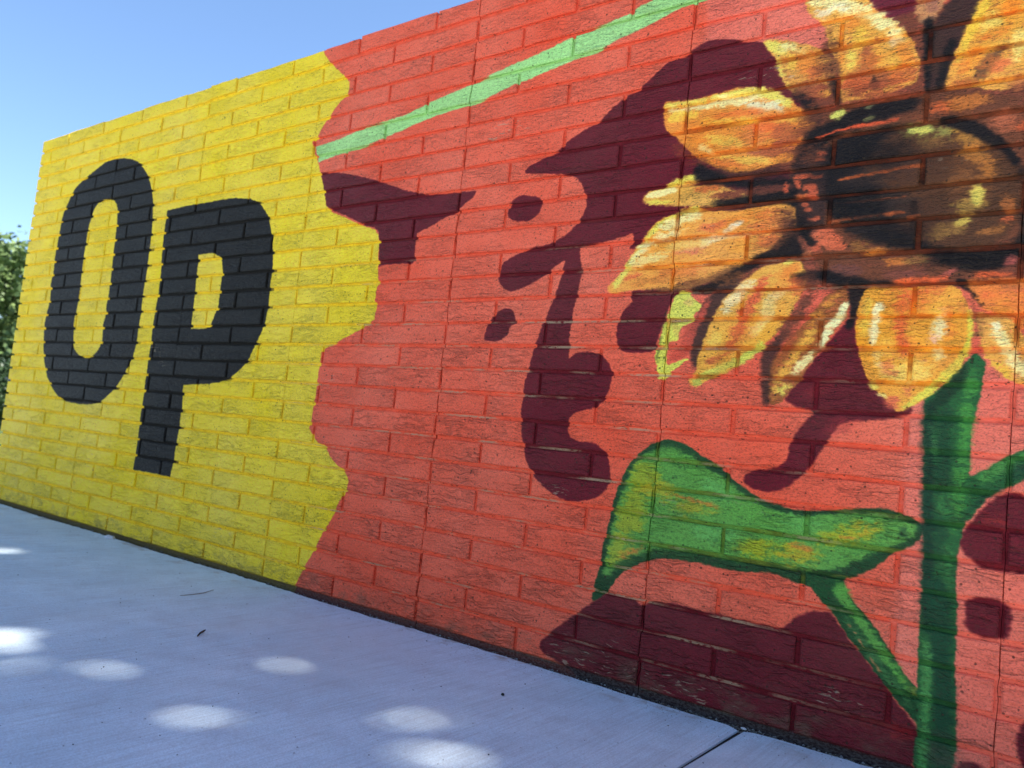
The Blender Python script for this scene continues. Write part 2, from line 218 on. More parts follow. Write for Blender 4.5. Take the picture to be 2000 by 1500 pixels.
(22,19,25,5,0.6,0.9,1,0,912,1224,920,1191,931,1164,940,1166,933,1193,923,1224),
(222,136,56,3,0.5,1,1,0,564,1233,577,1237,622,1232,671,1234,721,1239,764,1233,794,1222,812,1213,842,1192,868,1166,893,1142,906,1113,885,1077,847,1067,806,1062,775,1054,736,1057,699,1073,658,1096,625,1127,600,1153,576,1171,567,1203),
(222,208,98,5,0.6,0.95,1,0,570,1225,625,1219,688,1220,743,1217,793,1201,840,1174,846,1188,798,1225,740,1237,684,1233,622,1231,568,1235),
(232,222,178,5,0.8,0.85,1,0,677,1209,671,1206,653,1204,626,1205,599,1208,578,1213,569,1217,576,1221,596,1222,623,1221,650,1218,670,1214),
(240,226,170,7,0.8,0.9,1,0,785,1206,778,1200,755,1197,723,1198,690,1202,664,1209,654,1217,661,1223,685,1226,718,1225,751,1220,775,1214),
(226,220,196,7,0.8,0.9,1,0,834,1179,828,1174,811,1174,787,1178,762,1186,744,1195,737,1203,744,1208,762,1208,786,1204,811,1196,828,1187),
(206,204,190,5,0.8,0.8,1,0,835,1166,831,1165,825,1166,817,1171,810,1177,806,1184,805,1189,809,1190,816,1189,824,1184,831,1178,835,1171),
(233,190,70,7,0.9,0.85,1,0,657,1199,654,1192,639,1187,618,1185,595,1187,577,1192,569,1199,573,1206,588,1212,610,1213,633,1211,650,1206),
(233,190,70,7,0.9,0.8,1,0,778,1165,770,1160,747,1158,715,1160,681,1165,655,1171,645,1178,654,1183,678,1184,711,1182,745,1178,769,1171),
(222,176,80,6,0.95,0.75,1,0,876,1151,872,1146,859,1144,842,1145,823,1148,809,1152,804,1158,808,1162,821,1164,839,1164,857,1161,871,1156),
(232,104,42,6,0.9,0.7,1,0,797,1181,790,1177,768,1174,736,1174,703,1176,678,1180,668,1185,676,1189,700,1192,732,1192,764,1190,788,1186),
(230,96,40,9,0.9,0.85,1,0,842,1136,837,1130,821,1127,797,1128,773,1131,755,1138,747,1145,753,1151,770,1154,794,1153,818,1150,835,1143),
(226,128,42,12,0.9,0.8,1,0,714,1124,703,1115,680,1115,651,1125,624,1143,605,1163,602,1180,613,1189,637,1188,667,1177,693,1160,710,1140),
(228,190,84,9,0.95,0.8,1,0,761,1118,754,1112,736,1112,710,1117,684,1127,665,1138,659,1147,666,1153,686,1153,712,1147,737,1138,755,1127),
(172,86,56,12,0.8,0.85,1,0,893,1107,886,1097,868,1093,845,1098,822,1109,806,1123,801,1138,808,1148,826,1151,850,1146,872,1135,888,1120),
(196,100,60,9,0.9,0.6,1,0,812,1124,807,1118,792,1114,771,1116,750,1121,733,1129,727,1137,732,1144,748,1147,769,1146,790,1140,806,1133),
(164,78,58,10,0.8,0.8,1,0,883,1094,877,1086,857,1080,828,1077,797,1079,773,1085,763,1094,770,1103,791,1109,821,1111,851,1109,874,1102),
(232,184,80,5,0.95,0.85,1,0,686,1095,742,1077,785,1070,827,1068,826,1074,785,1085,742,1092,686,1103),
(240,226,170,5,0.9,0.6,1,0,696,1100,692,1099,682,1103,670,1110,659,1118,652,1126,650,1130,655,1131,664,1127,676,1120,687,1112,695,1104),
(206,104,52,6,0.9,0.7,1,0,764,1064,758,1062,742,1064,720,1071,698,1079,682,1088,676,1094,683,1096,700,1094,722,1087,744,1079,759,1070),
(70,40,40,7,0.6,0.85,1,0,644,1096,698,1060,757,1039,830,1044,826,1061,755,1058,702,1073,648,1104),
(22,19,25,6,0.5,0.9,1,0,841,1202,867,1174,888,1140,901,1104,911,1105,904,1144,884,1188,848,1213),
(64,40,40,6,0.6,0.7,1,0,902,1156,907,1146,908,1137,905,1133,900,1133,893,1139,886,1148,882,1159,881,1167,883,1172,889,1171,896,1165),
(186,128,92,5,0.6,1,1,0,1061,1369,1115,1354,1099,1311,1087,1285,1068,1298,1056,1317),
(150,92,90,8,0.7,0.7,1,0,1097,1321,1096,1307,1093,1297,1087,1295,1081,1300,1076,1312,1074,1327,1074,1341,1078,1351,1084,1353,1090,1348,1095,1336),
(92,66,62,6,0.7,0.8,1,0,1093,1293,1091,1289,1087,1286,1082,1286,1076,1289,1071,1294,1069,1299,1071,1304,1075,1306,1081,1306,1086,1303,1091,1299),
(62,40,42,5,0.5,1,1,0,1131,1350,1167,1340,1159,1297,1144,1273,1133,1244,1121,1211,1113,1166,1082,1167,1072,1279,1086,1285,1101,1310),
(222,154,64,3.5,0.5,1,1,0,1168,1349,1158,1297,1144,1273,1133,1246,1122,1216,1113,1185,1115,1164,1156,1156,1197,1142,1231,1152,1313,1187,1309,1309),
(233,190,70,6,0.7,0.9,1,0,1170,1324,1146,1285,1134,1244,1124,1203,1134,1197,1147,1235,1162,1271,1181,1314),
(236,204,110,9,0.9,0.85,1,0,1203,1281,1203,1274,1197,1266,1187,1259,1176,1255,1165,1256,1159,1261,1159,1269,1165,1277,1175,1284,1187,1287,1197,1286),
(232,178,80,7,0.95,0.8,1,0,1218,1231,1216,1225,1208,1219,1194,1214,1180,1212,1169,1212,1163,1216,1165,1221,1174,1228,1188,1232,1202,1235,1213,1234),
(234,140,44,12,0.8,0.8,1,0,1164,1193,1155,1180,1145,1174,1136,1176,1131,1186,1131,1201,1136,1217,1145,1230,1155,1236,1164,1234,1169,1224,1169,1209),
(236,120,40,10,0.8,0.6,1,0,1223,1284,1222,1272,1216,1265,1208,1264,1199,1269,1193,1279,1190,1292,1192,1304,1198,1311,1206,1312,1214,1306,1220,1296),
(230,110,44,5,0.9,0.7,1,0,1210,1253,1207,1250,1198,1246,1184,1243,1170,1240,1159,1240,1154,1241,1157,1244,1167,1248,1181,1252,1195,1254,1206,1255),
(236,214,130,10,0.9,0.8,1,0,1235,1207,1230,1195,1222,1188,1214,1189,1208,1198,1205,1211,1207,1226,1212,1238,1220,1245,1228,1243,1234,1235,1237,1222),
(92,62,52,7,0.6,0.9,1,0,1169,1163,1189,1189,1202,1214,1209,1224,1206,1229,1193,1226,1173,1208,1152,1184),
(210,96,74,8,0.8,0.8,1,0,1210,1193,1211,1187,1208,1180,1202,1175,1194,1173,1187,1174,1183,1179,1182,1185,1185,1191,1192,1196,1199,1198,1206,1197),
(226,130,48,8,0.9,0.8,1,0,1158,1172,1156,1167,1147,1163,1134,1162,1120,1163,1110,1166,1105,1171,1108,1176,1117,1180,1130,1181,1144,1180,1154,1176),
(176,98,60,10,0.8,0.8,1,0,1244,1158,1244,1150,1238,1143,1229,1139,1218,1138,1209,1142,1203,1148,1204,1156,1210,1163,1219,1168,1230,1168,1239,1165),
(22,19,25,4,0.5,0.95,1,0,1073,1294,1076,1240,1078,1192,1080,1158,1084,1129,1092,1128,1090,1156,1091,1189,1091,1236,1090,1289),
(22,19,25,5,0.5,0.95,1,0,1116,1255,1105,1226,1100,1189,1097,1166,1107,1161,1115,1182,1119,1218,1128,1246),
(60,40,38,8,0.6,0.8,1,0,1091,1276,1088,1238,1089,1190,1102,1186,1102,1233,1106,1270),
(122,66,46,24,0.6,0.75,1,0,922,1131,927,1104,922,1082,907,1070,887,1073,866,1089,851,1114,845,1143,850,1165,866,1177,886,1173,907,1156),
(78,44,40,16,0.6,0.6,1,0,918,1130,926,1104,926,1084,920,1075,909,1080,895,1097,883,1121,875,1148,875,1168,881,1177,892,1172,906,1155),
(122,66,46,20,0.6,0.7,1,0,913,1082,909,1070,894,1060,871,1055,846,1057,826,1065,817,1078,820,1091,836,1101,860,1105,884,1103,904,1094),
(120,50,44,12,0.6,0.6,1,0,694,1066,687,1065,674,1070,659,1080,644,1093,635,1105,634,1112,641,1113,654,1107,670,1097,684,1084,693,1073),
(122,66,46,18,0.6,0.7,1,0,926,1233,925,1208,918,1190,908,1185,897,1194,888,1215,883,1241,884,1267,891,1285,901,1289,912,1280,921,1259),
(150,70,52,16,0.6,0.7,1,0,925,1192,920,1184,907,1180,887,1181,868,1187,852,1197,846,1207,851,1216,865,1220,885,1218,904,1212,919,1203),
(160,74,50,18,0.6,0.75,1,0,1075,1176,1068,1166,1045,1159,1011,1157,975,1160,947,1169,935,1181,943,1192,968,1199,1003,1201,1038,1196,1064,1187),
(140,64,48,14,0.6,0.6,1,0,1079,1191,1079,1168,1075,1151,1069,1146,1062,1154,1056,1172,1052,1197,1053,1221,1057,1238,1063,1243,1070,1235,1076,1216),
(150,80,50,16,0.6,0.7,1,0,1178,1166,1175,1157,1162,1151,1144,1148,1124,1150,1108,1156,1101,1165,1105,1173,1118,1180,1137,1182,1157,1180,1172,1174),
(226,128,42,16,0.8,0.5,1,0,812,1122,802,1115,775,1115,737,1122,698,1134,669,1149,658,1162,669,1169,699,1168,738,1161,776,1148,803,1134),
(226,112,40,12,0.8,0.55,1,0,859,1162,855,1155,842,1151,822,1150,801,1153,785,1160,778,1168,782,1175,797,1179,817,1180,837,1177,853,1170),
(226,128,42,16,0.8,0.45,1,0,1012,1234,1010,1220,1001,1211,987,1210,974,1217,963,1230,958,1246,961,1261,970,1269,984,1270,997,1263,1008,1250),
(220,112,46,14,0.8,0.55,1,0,1212,1198,1212,1188,1205,1177,1192,1170,1178,1168,1165,1171,1158,1178,1158,1189,1165,1199,1178,1206,1192,1209,1205,1205),
(214,100,44,12,0.7,0.5,1,0,1151,1193,1148,1180,1143,1172,1136,1171,1130,1177,1126,1189,1126,1203,1129,1216,1135,1224,1141,1225,1147,1219,1151,1207),
(104,58,44,6,0.5,1,1,0,851,1082,872,1118,909,1142,936,1165,1008,1162,1086,1164,1157,1152,1225,1126,1316,1109,1326,849,1238,842,1173,823,1111,819,1046,818,976,823,930,839,899,885,870,947,853,1010),
(196,110,46,9,0.9,0.85,1,0,1195,1130,1190,1124,1175,1120,1152,1118,1128,1120,1110,1125,1103,1132,1108,1138,1125,1143,1148,1144,1171,1142,1188,1137),
(206,92,50,8,0.8,0.8,1,0,1126,1124,1124,1118,1117,1115,1107,1115,1097,1118,1090,1124,1087,1131,1089,1137,1096,1141,1106,1141,1116,1137,1123,1131),
(180,92,66,12,0.8,0.8,1,0,1236,1094,1236,1081,1228,1071,1215,1066,1200,1067,1187,1073,1180,1085,1181,1097,1189,1107,1202,1113,1217,1112,1230,1105),
(214,84,48,7,0.7,0.8,1,0,1240,1075,1240,1067,1237,1062,1234,1060,1230,1063,1227,1069,1226,1077,1226,1085,1229,1091,1232,1092,1236,1089,1239,1083),
(190,94,48,6,0.8,0.8,1,0,1100,1109,1098,1105,1091,1102,1081,1100,1070,1101,1062,1104,1058,1107,1060,1111,1067,1114,1078,1116,1088,1115,1096,1113),
(136,80,66,10,0.8,0.7,1,0,1044,1120,1039,1113,1021,1108,996,1107,969,1109,948,1114,939,1121,945,1128,964,1133,990,1134,1017,1132,1036,1127),
(22,19,25,7,0.6,0.95,1,0,877,1117,910,1134,946,1146,982,1157,1026,1159,1068,1155,1077,1140,1036,1128,993,1120,940,1107,904,1075,879,1032,859,1040,861,1081),
(202,202,104,4,0.7,0.95,1,0,948,1152,949,1147,945,1142,939,1138,931,1136,924,1137,920,1140,919,1145,923,1151,930,1155,937,1157,944,1156),
(120,120,90,4,0.8,0.7,1,0,1003,1157,1002,1154,998,1152,992,1150,986,1150,981,1151,979,1154,980,1156,984,1159,989,1160,996,1160,1000,1159),
(150,150,100,3,0.8,0.6,1,0,1004,1133,1003,1131,998,1128,991,1126,984,1125,978,1125,975,1126,976,1129,981,1131,988,1134,996,1135,1002,1135),
(212,78,48,2,0.5,0.95,1,0,897,1106,940,1112,976,1114,1020,1115,1039,1119,1038,1122,1019,1121,975,1121,938,1118,896,1110),
(80,50,38,7,0.5,1,1,0,940,1099,985,1112,1028,1115,1079,1110,1128,1098,1176,1076,1207,1045,1227,1011,1237,967,1234,923,1221,894,1193,875,1156,864,1109,862,1059,875,1007,897,961,930,930,982,925,1052),
(22,19,25,8,0.5,0.95,1,0,904,1075,940,1101,994,1109,1039,1107,1030,1093,1006,1075,997,1057,981,1034,1018,991,1021,943,1057,921,1083,891,1059,879,998,900,951,930,923,972,906,1024),
(52,40,42,14,0.7,0.8,1,0,1043,1013,1037,1002,1020,993,995,990,967,993,946,1002,937,1014,942,1026,961,1035,987,1037,1014,1034,1034,1025),
(70,46,44,12,0.8,0.7,1,0,1091,1028,1088,1018,1074,1010,1055,1006,1033,1007,1016,1013,1009,1022,1012,1033,1026,1041,1046,1045,1068,1043,1084,1037),
(44,36,40,14,0.7,0.8,1,0,1088,956,1082,942,1064,934,1039,932,1013,938,993,951,985,966,991,980,1010,988,1036,989,1061,983,1080,970),
(40,32,36,10,0.6,0.9,1,0,1057,911,1050,903,1031,900,1005,902,978,910,959,921,952,932,959,940,979,943,1006,940,1032,932,1051,921),
(186,190,112,4,0.8,0.95,1,0,1103,1094,1100,1089,1092,1086,1080,1085,1067,1087,1057,1091,1053,1096,1056,1101,1065,1104,1077,1105,1089,1103,1099,1099),
(150,150,84,8,0.9,0.8,1,0,1144,1075,1140,1070,1130,1070,1116,1072,1103,1078,1093,1085,1089,1092,1093,1096,1104,1097,1118,1094,1131,1088,1141,1081),
(170,116,50,9,0.9,0.85,1,0,1176,1054,1170,1049,1159,1050,1146,1056,1132,1065,1124,1076,1122,1085,1127,1089,1139,1088,1153,1082,1166,1073,1174,1062),
(176,110,44,10,0.9,0.85,1,0,1194,1018,1188,1013,1175,1014,1160,1022,1147,1034,1138,1047,1137,1057,1144,1062,1157,1061,1172,1053,1185,1041,1193,1029),
(178,106,40,10,0.9,0.85,1,0,1204,1002,1201,990,1193,982,1184,982,1175,988,1169,1000,1168,1014,1172,1026,1180,1033,1189,1034,1198,1027,1203,1016),
(130,92,56,8,0.9,0.7,1,0,1129,1069,1126,1064,1115,1061,1099,1061,1082,1063,1070,1067,1065,1072,1069,1077,1080,1080,1096,1080,1113,1078,1125,1074),
(196,180,84,5,0.7,0.95,1,0,1182,961,1180,951,1175,945,1169,944,1164,949,1161,958,1161,969,1164,979,1169,985,1175,986,1180,981,1182,972),
(168,130,60,9,0.95,0.8,1,0,1188,955,1186,947,1177,939,1163,934,1148,933,1135,936,1129,942,1131,950,1141,958,1155,963,1170,964,1182,961),
(186,160,72,5,0.9,0.9,1,0,1168,926,1168,921,1163,916,1156,913,1147,911,1141,912,1137,915,1138,920,1143,924,1150,928,1158,930,1165,929),
(150,110,56,9,0.95,0.75,1,0,1160,911,1158,904,1148,898,1133,893,1118,893,1105,895,1099,901,1102,908,1112,915,1127,919,1143,919,1155,917),
(176,96,44,9,0.9,0.8,1,0,1230,946,1229,935,1225,928,1220,926,1214,929,1209,937,1207,948,1208,958,1212,966,1218,968,1224,964,1228,956),
(200,86,44,6,0.9,0.8,1,0,1228,918,1227,913,1224,910,1218,908,1212,908,1207,911,1205,915,1206,920,1209,923,1215,925,1221,925,1225,922),
(164,98,46,5,0.9,0.8,1,0,1227,907,1224,903,1214,898,1200,894,1186,892,1175,892,1170,894,1173,898,1183,903,1197,907,1212,909,1222,909),
(120,76,48,10,0.9,0.6,1,0,1176,997,1174,988,1165,982,1152,978,1138,979,1127,984,1121,992,1123,1001,1132,1008,1146,1011,1160,1010,1171,1005),
(22,19,25,4,0.5,0.95,1,0,1105,1104,1119,1112,1151,1103,1183,1080,1210,1053,1226,1029,1232,1011,1223,1010,1209,1030,1184,1053,1153,1074,1120,1094),
(22,19,25,7,0.6,0.85,1,0,1227,1010,1238,974,1241,923,1234,885,1212,871,1218,858,1245,875,1253,921,1246,975,1234,1012),
(22,19,25,7,0.5,0.95,1,0,995,910,1057,886,1106,861,1155,837,1204,835,1242,846,1283,862,1274,892,1232,880,1198,870,1157,867,1111,882,1060,900,998,924),
(20,16,18,2,0.3,0.9,1,0,1070,962,1070,930,1071,900,1081,899,1082,928,1080,961),
(24,20,22,2,0.3,0.7,1,0,1083,1050,1083,1022,1081,999,1089,996,1091,1020,1091,1048),
(52,36,40,6,0.5,0.9,1,0,856,1051,880,1078,915,1083,923,972,922,903,898,895,871,947,852,1000),
(214,90,60,3,0.8,0.85,1,0,848,1020,848,1016,846,1013,843,1012,839,1013,836,1016,834,1019,835,1023,837,1026,840,1027,843,1026,846,1023),
(214,90,60,3,0.8,0.85,1,0,854,1005,854,1000,852,997,849,995,846,996,842,1000,840,1004,840,1009,842,1013,845,1014,849,1013,852,1009),
(214,90,60,3,0.8,0.85,1,0,874,1019,874,1014,872,1011,869,1009,865,1010,862,1014,860,1018,860,1023,862,1027,865,1028,869,1027,872,1023),
(214,90,60,3,0.8,0.85,1,0,907,1010,906,1006,901,1004,894,1002,887,1003,881,1006,878,1009,880,1013,884,1016,891,1017,899,1016,904,1014),
(214,90,60,3,0.8,0.85,1,0,899,1033,897,1030,890,1028,880,1027,869,1028,861,1029,857,1032,860,1035,867,1037,878,1038,888,1037,896,1035),
(214,90,60,3,0.8,0.85,1,0,908,994,907,991,902,988,896,987,889,988,884,990,882,993,883,996,887,998,894,999,900,999,906,997),
(214,90,60,3,0.8,0.85,1,0,900,966,900,963,897,961,892,960,887,961,883,963,882,965,882,968,885,970,890,971,895,970,899,968),
(214,90,60,3,0.8,0.85,1,0,892,975,892,972,889,971,886,970,882,971,879,972,877,974,878,976,880,978,884,978,888,978,891,977),
(214,90,60,3,0.8,0.85,1,0,919,947,917,945,912,942,905,941,897,942,891,943,889,945,890,948,895,950,903,951,910,951,916,950),
(214,90,60,3,0.8,0.85,1,0,922,1074,921,1072,916,1070,910,1070,903,1070,898,1072,896,1074,897,1076,902,1077,908,1078,915,1077,920,1076),
(214,90,60,3,0.8,0.85,1,0,916,1062,915,1061,911,1060,906,1059,900,1060,896,1061,894,1062,895,1064,899,1065,905,1065,910,1065,915,1064),
(214,90,60,3,0.8,0.85,1,0,916,1030,914,1028,910,1026,904,1025,897,1026,892,1027,890,1029,891,1031,895,1033,902,1034,909,1033,914,1032),
(206,92,66,6,0.9,0.9,1,0,958,900,952,893,940,891,924,894,908,902,898,912,895,922,901,929,914,931,930,928,945,920,955,910),
(206,84,58,5,0.9,0.8,1,0,928,885,925,882,917,880,907,882,897,886,889,891,887,896,890,899,898,901,909,899,919,895,926,890),
(204,90,60,5,0.9,0.85,1,0,970,888,967,884,958,882,945,882,932,885,922,890,919,896,922,900,932,902,945,902,958,898,967,894),
(196,110,70,4,0.9,0.8,1,0,908,883,905,879,895,876,881,873,867,872,856,873,851,876,855,879,865,883,879,885,893,886,903,885),
(22,19,25,5,0.6,0.9,1,0,848,1020,856,957,879,917,903,891,911,898,891,925,873,959,862,1020),
(196,92,50,2,0.6,0.9,1,0,933,936,996,939,995,945,932,942),
(196,92,50,2,0.6,0.9,1,0,996,939,1056,942,1055,948,995,945),
(196,92,50,2,0.6,0.9,1,0,813,987,882,991,880,999,811,995),
(196,92,50,2,0.6,0.9,1,0,946,1016,1000,1020,999,1025,945,1021),
(196,92,50,2,0.6,0.9,1,0,1000,1019,1080,1026,1079,1032,998,1025),
(196,92,50,2,0.6,0.9,1,0,949,970,1054,972,1053,975,948,973),
(196,92,50,2,0.6,0.9,1,0,1065,933,1085,936,1084,939,1064,937),
(200,120,50,5,0.9,0.85,1,0,1042,877,1039,873,1031,870,1018,869,1005,869,995,871,991,874,994,878,1003,881,1016,882,1029,882,1038,880),
(196,110,44,6,0.9,0.85,1,0,1076,862,1074,857,1066,853,1054,850,1041,849,1031,851,1027,855,1030,860,1038,864,1050,867,1063,867,1072,865),
(150,96,48,7,0.9,0.8,1,0,1012,891,1010,886,1003,882,992,879,981,879,971,882,967,886,969,891,977,896,988,898,999,898,1008,896),
(150,110,60,6,0.9,0.7,1,0,1109,858,1106,854,1097,851,1085,851,1073,853,1064,856,1060,861,1063,865,1072,867,1084,867,1097,866,1106,862),
(124,66,64,7,0.8,0.8,1,0,1106,834,1102,830,1087,826,1067,824,1046,825,1030,827,1024,831,1029,836,1044,839,1065,841,1085,840,1101,838),
(104,62,64,9,0.8,0.8,1,0,1002,840,998,834,985,830,967,829,949,831,935,837,930,844,934,851,947,855,965,856,983,853,997,847),
(216,84,40,3,0.5,0.95,1,0,1053,818,1096,816,1135,819,1134,826,1095,825,1052,822),
(216,84,40,4,0.5,0.9,1,0,1170,821,1196,821,1239,819,1239,824,1195,832,1169,824),
(206,92,92,4,0.7,0.9,1,0,1239,851,1238,847,1235,843,1229,841,1222,840,1217,841,1214,845,1215,849,1219,853,1225,856,1231,856,1236,855),
(190,84,84,4,0.6,0.85,1,0,1120,823,1140,827,1151,836,1148,841,1136,837,1118,826),
(18,15,17,2,0.3,0.9,1,0,879,861,881,837,881,821,891,820,893,836,889,861),
(214,160,84,3,0.6,1,1,0,535,1025,547,1038,604,1053,640,1063,668,1061,663,1050,634,1044,697,1039,747,1020,811,1009,728,994,650,996,550,1010),
(222,208,98,4,0.7,0.9,1,0,589,1041,629,1051,666,1054,664,1061,624,1065,584,1050),
(240,226,170,4,0.8,0.95,1,0,543,1025,578,1026,613,1033,609,1042,573,1039,540,1034),
(222,208,98,3,0.9,0.9,1,0,543,1014,578,1007,614,1008,613,1013,577,1016,543,1021),
(190,92,52,6,0.95,0.8,1,0,723,1033,720,1026,707,1022,689,1020,669,1022,654,1027,648,1034,652,1040,665,1045,684,1047,703,1045,717,1039),
(140,64,46,6,0.9,0.8,1,0,769,1012,764,1007,749,1003,728,1003,706,1005,689,1010,682,1015,687,1021,703,1024,725,1025,746,1022,763,1018),
(22,19,25,6,0.6,0.95,1,0,655,1088,701,1060,778,1038,849,1033,865,978,792,984,706,992,694,1002,759,1006,768,1022,702,1038,656,1052),
(112,58,52,5,0.8,0.8,1,0,695,1009,749,1008,812,1006,857,1008,855,1020,809,1023,746,1023,692,1017),
(226,150,62,3,0.5,1,1,0,463,826,472,840,497,864,512,891,531,921,552,946,573,968,603,984,639,996,664,997,689,986,737,978,779,979,813,984,858,979,871,947,858,908,816,888,788,867,747,850,706,832,655,822,616,821,568,823,519,823,489,817),
(222,208,98,5,0.5,0.95,1,0,490,828,524,881,565,939,609,972,665,982,659,998,601,984,555,948,513,889,476,836),
(240,226,170,7,0.7,0.9,1,0,652,979,651,971,640,962,622,953,603,948,587,947,578,952,579,960,590,970,608,978,628,983,644,984),
(240,226,170,6,0.8,0.8,1,0,680,975,678,969,671,964,660,962,649,963,640,966,635,971,637,977,644,982,655,984,666,983,675,980),
(238,226,180,7,0.85,0.85,1,0,523,883,559,914,600,930,645,937,641,950,593,947,546,929,513,892),
(236,214,150,6,0.9,0.8,1,0,519,872,569,880,614,892,610,905,561,900,515,880),
(226,128,42,8,0.85,0.8,1,0,783,960,778,953,760,946,735,941,708,939,687,941,678,947,683,954,702,961,728,966,754,968,774,965),
(208,86,52,7,0.9,0.7,1,0,734,956,731,951,719,946,702,941,684,939,669,940,663,943,666,948,678,954,696,958,714,960,728,960),
(228,134,44,8,0.8,0.85,1,0,854,961,847,955,826,950,796,948,765,949,741,953,731,960,739,966,761,971,792,973,823,972,845,967),
(236,226,216,3,0.7,0.95,1,0,726,933,748,940,767,949,764,956,742,952,723,937),
(150,92,64,7,0.9,0.8,1,0,813,943,811,938,802,933,788,930,774,929,762,931,757,936,760,941,769,946,783,949,797,949,808,947),
(234,220,196,5,0.85,0.85,1,0,682,908,709,915,756,922,797,925,796,929,754,930,704,932,677,919),
(204,96,80,6,0.95,0.75,1,0,602,888,649,892,693,895,691,906,645,907,600,895),
(230,190,110,7,0.95,0.7,1,0,706,920,700,914,682,908,654,904,626,902,604,904,594,909,601,915,620,921,648,925,676,927,697,925),
(226,148,48,9,0.9,0.85,1,0,824,910,820,902,804,894,782,889,758,887,739,890,731,897,735,905,751,913,774,918,797,919,815,916),
(230,106,40,8,0.9,0.85,1,0,856,919,853,912,841,904,822,899,803,896,787,898,779,903,783,910,795,918,814,923,834,925,849,924),
(232,150,52,7,0.95,0.8,1,0,759,878,751,872,729,867,696,864,663,864,637,867,627,872,635,878,659,883,692,886,725,886,749,883),
(222,118,46,8,0.95,0.8,1,0,706,860,699,853,675,848,641,845,606,846,579,851,568,857,577,864,602,870,637,872,671,870,697,866),
(190,112,48,7,0.9,0.7,1,0,697,839,686,834,654,830,607,829,559,831,522,836,508,841,521,847,556,851,604,851,651,849,685,845),
(212,90,52,4,0.9,0.7,1,0,553,861,550,858,541,853,528,848,514,845,503,844,498,845,501,848,510,853,523,857,537,861,548,862),
(98,60,46,6,0.6,0.7,1,0,535,821,633,815,712,830,764,854,757,868,704,848,629,833,534,825),
(22,19,25,5,0.5,0.95,1,0,865,948,878,907,890,876,861,873,822,868,772,847,732,822,695,807,660,819,709,836,760,861,795,882,829,898),
(60,42,44,6,0.5,0.9,1,0,721,823,772,842,754,811,733,780,721,754,712,718,702,686,695,644,678,675,670,718,682,760,699,792),
(190,72,62,5,0.5,0.9,1,0,694,781,711,804,707,781,696,755,683,723,672,686,650,673,631,669,634,685,655,709,655,737,674,750),
(205,206,92,2.5,0.45,1,1,0,635,814,659,814,673,799,692,787,687,773,676,768,674,751,651,739,644,713,626,708,622,682,627,662,643,668,673,675,657,662,635,645,627,632,608,632,604,652,596,682,604,710,610,743,620,774,627,797),
(214,160,110,5,0.7,0.5,1,0,676,792,675,787,670,783,663,782,656,784,651,788,649,793,650,798,655,802,661,803,668,802,674,798),
(190,150,80,5,0.8,0.4,1,0,647,741,650,731,650,722,646,718,641,720,635,727,630,737,627,748,627,756,631,760,636,758,642,752),
(60,70,40,3,0.5,0.6,1,0,612,773,605,729,599,674,604,674,609,728,617,772),
(224,162,66,3,0.5,1,1,0,692,616,676,624,679,634,691,655,692,683,701,708,710,739,720,767,735,792,756,816,782,837,815,860,862,867,877,871,897,843,896,816,880,780,865,751,844,719,830,709,810,690,784,670,764,653,736,642,723,634,706,625),
(236,216,180,7,0.8,0.85,1,0,744,760,766,787,786,812,808,823,801,837,773,829,745,804,729,769),
(238,228,190,7,0.85,0.8,1,0,824,793,851,794,870,811,860,824,842,812,820,805),
(208,82,52,8,0.9,0.9,1,0,817,844,796,816,772,775,760,733,746,701,759,693,782,723,795,763,816,803,831,834),
(226,128,42,8,0.8,0.85,1,0,887,858,889,850,885,840,877,833,866,829,855,830,848,836,846,845,850,854,859,861,870,865,880,864),
(222,90,54,6,0.9,0.8,1,0,895,838,896,832,895,826,890,821,884,819,877,821,872,825,870,831,872,837,877,842,883,844,890,842),
(222,208,98,4,0.6,0.9,1,0,873,868,872,865,868,862,863,860,857,861,852,862,850,865,851,868,855,871,860,873,866,872,871,871),
(234,160,60,8,0.9,0.8,1,0,864,787,868,780,866,770,860,759,852,750,842,746,834,748,831,755,832,766,838,777,847,786,857,789),
(236,204,130,7,0.95,0.85,1,0,827,752,830,746,827,737,820,729,811,723,802,721,796,724,793,730,796,739,803,748,812,753,821,755),
(232,214,160,7,0.9,0.6,1,0,842,772,836,762,828,756,820,756,815,762,813,773,815,785,821,795,829,800,837,800,842,794,844,784),
(226,190,90,7,0.9,0.8,1,0,747,707,741,695,732,688,723,687,715,693,712,705,713,718,719,730,728,738,737,738,745,732,748,720),
(200,208,96,5,0.7,0.9,1,0,701,633,739,646,791,669,829,700,820,712,781,685,731,661,696,645),
(190,194,92,4,0.7,0.9,1,0,707,629,707,625,703,620,697,617,690,616,684,618,680,621,681,626,685,630,691,633,698,634,704,633),
(206,84,62,6,0.95,0.7,1,0,712,662,747,675,772,693,765,702,739,688,708,669),
(216,110,70,6,0.9,0.6,1,0,772,723,771,717,768,712,764,711,760,712,756,717,755,723,755,729,758,734,762,735,767,734,770,729),
(104,58,50,8,0.6,0.9,1,0,905,820,878,774,854,734,833,703,846,693,870,722,898,760,921,811),
(22,19,25,5,0.5,0.95,1,0,871,824,903,829,929,827,966,810,970,824,932,842,901,846,867,840),
(150,86,50,3.5,0.5,1,1,0,843,590,834,628,837,663,864,703,892,738,916,771,935,797,967,811,979,787,976,763,967,748,954,727,937,699,914,665,897,633,878,609,866,591),
(226,170,76,7,0.8,0.9,1,0,859,598,872,640,898,683,925,728,913,737,880,695,854,648,846,601),
(236,232,190,4,0.6,0.95,1,0,971,787,956,766,933,727,927,700,934,697,946,719,970,756,978,782),
(238,226,170,6,0.8,0.9,1,0,919,699,894,674,881,656,889,647,906,661,928,691),
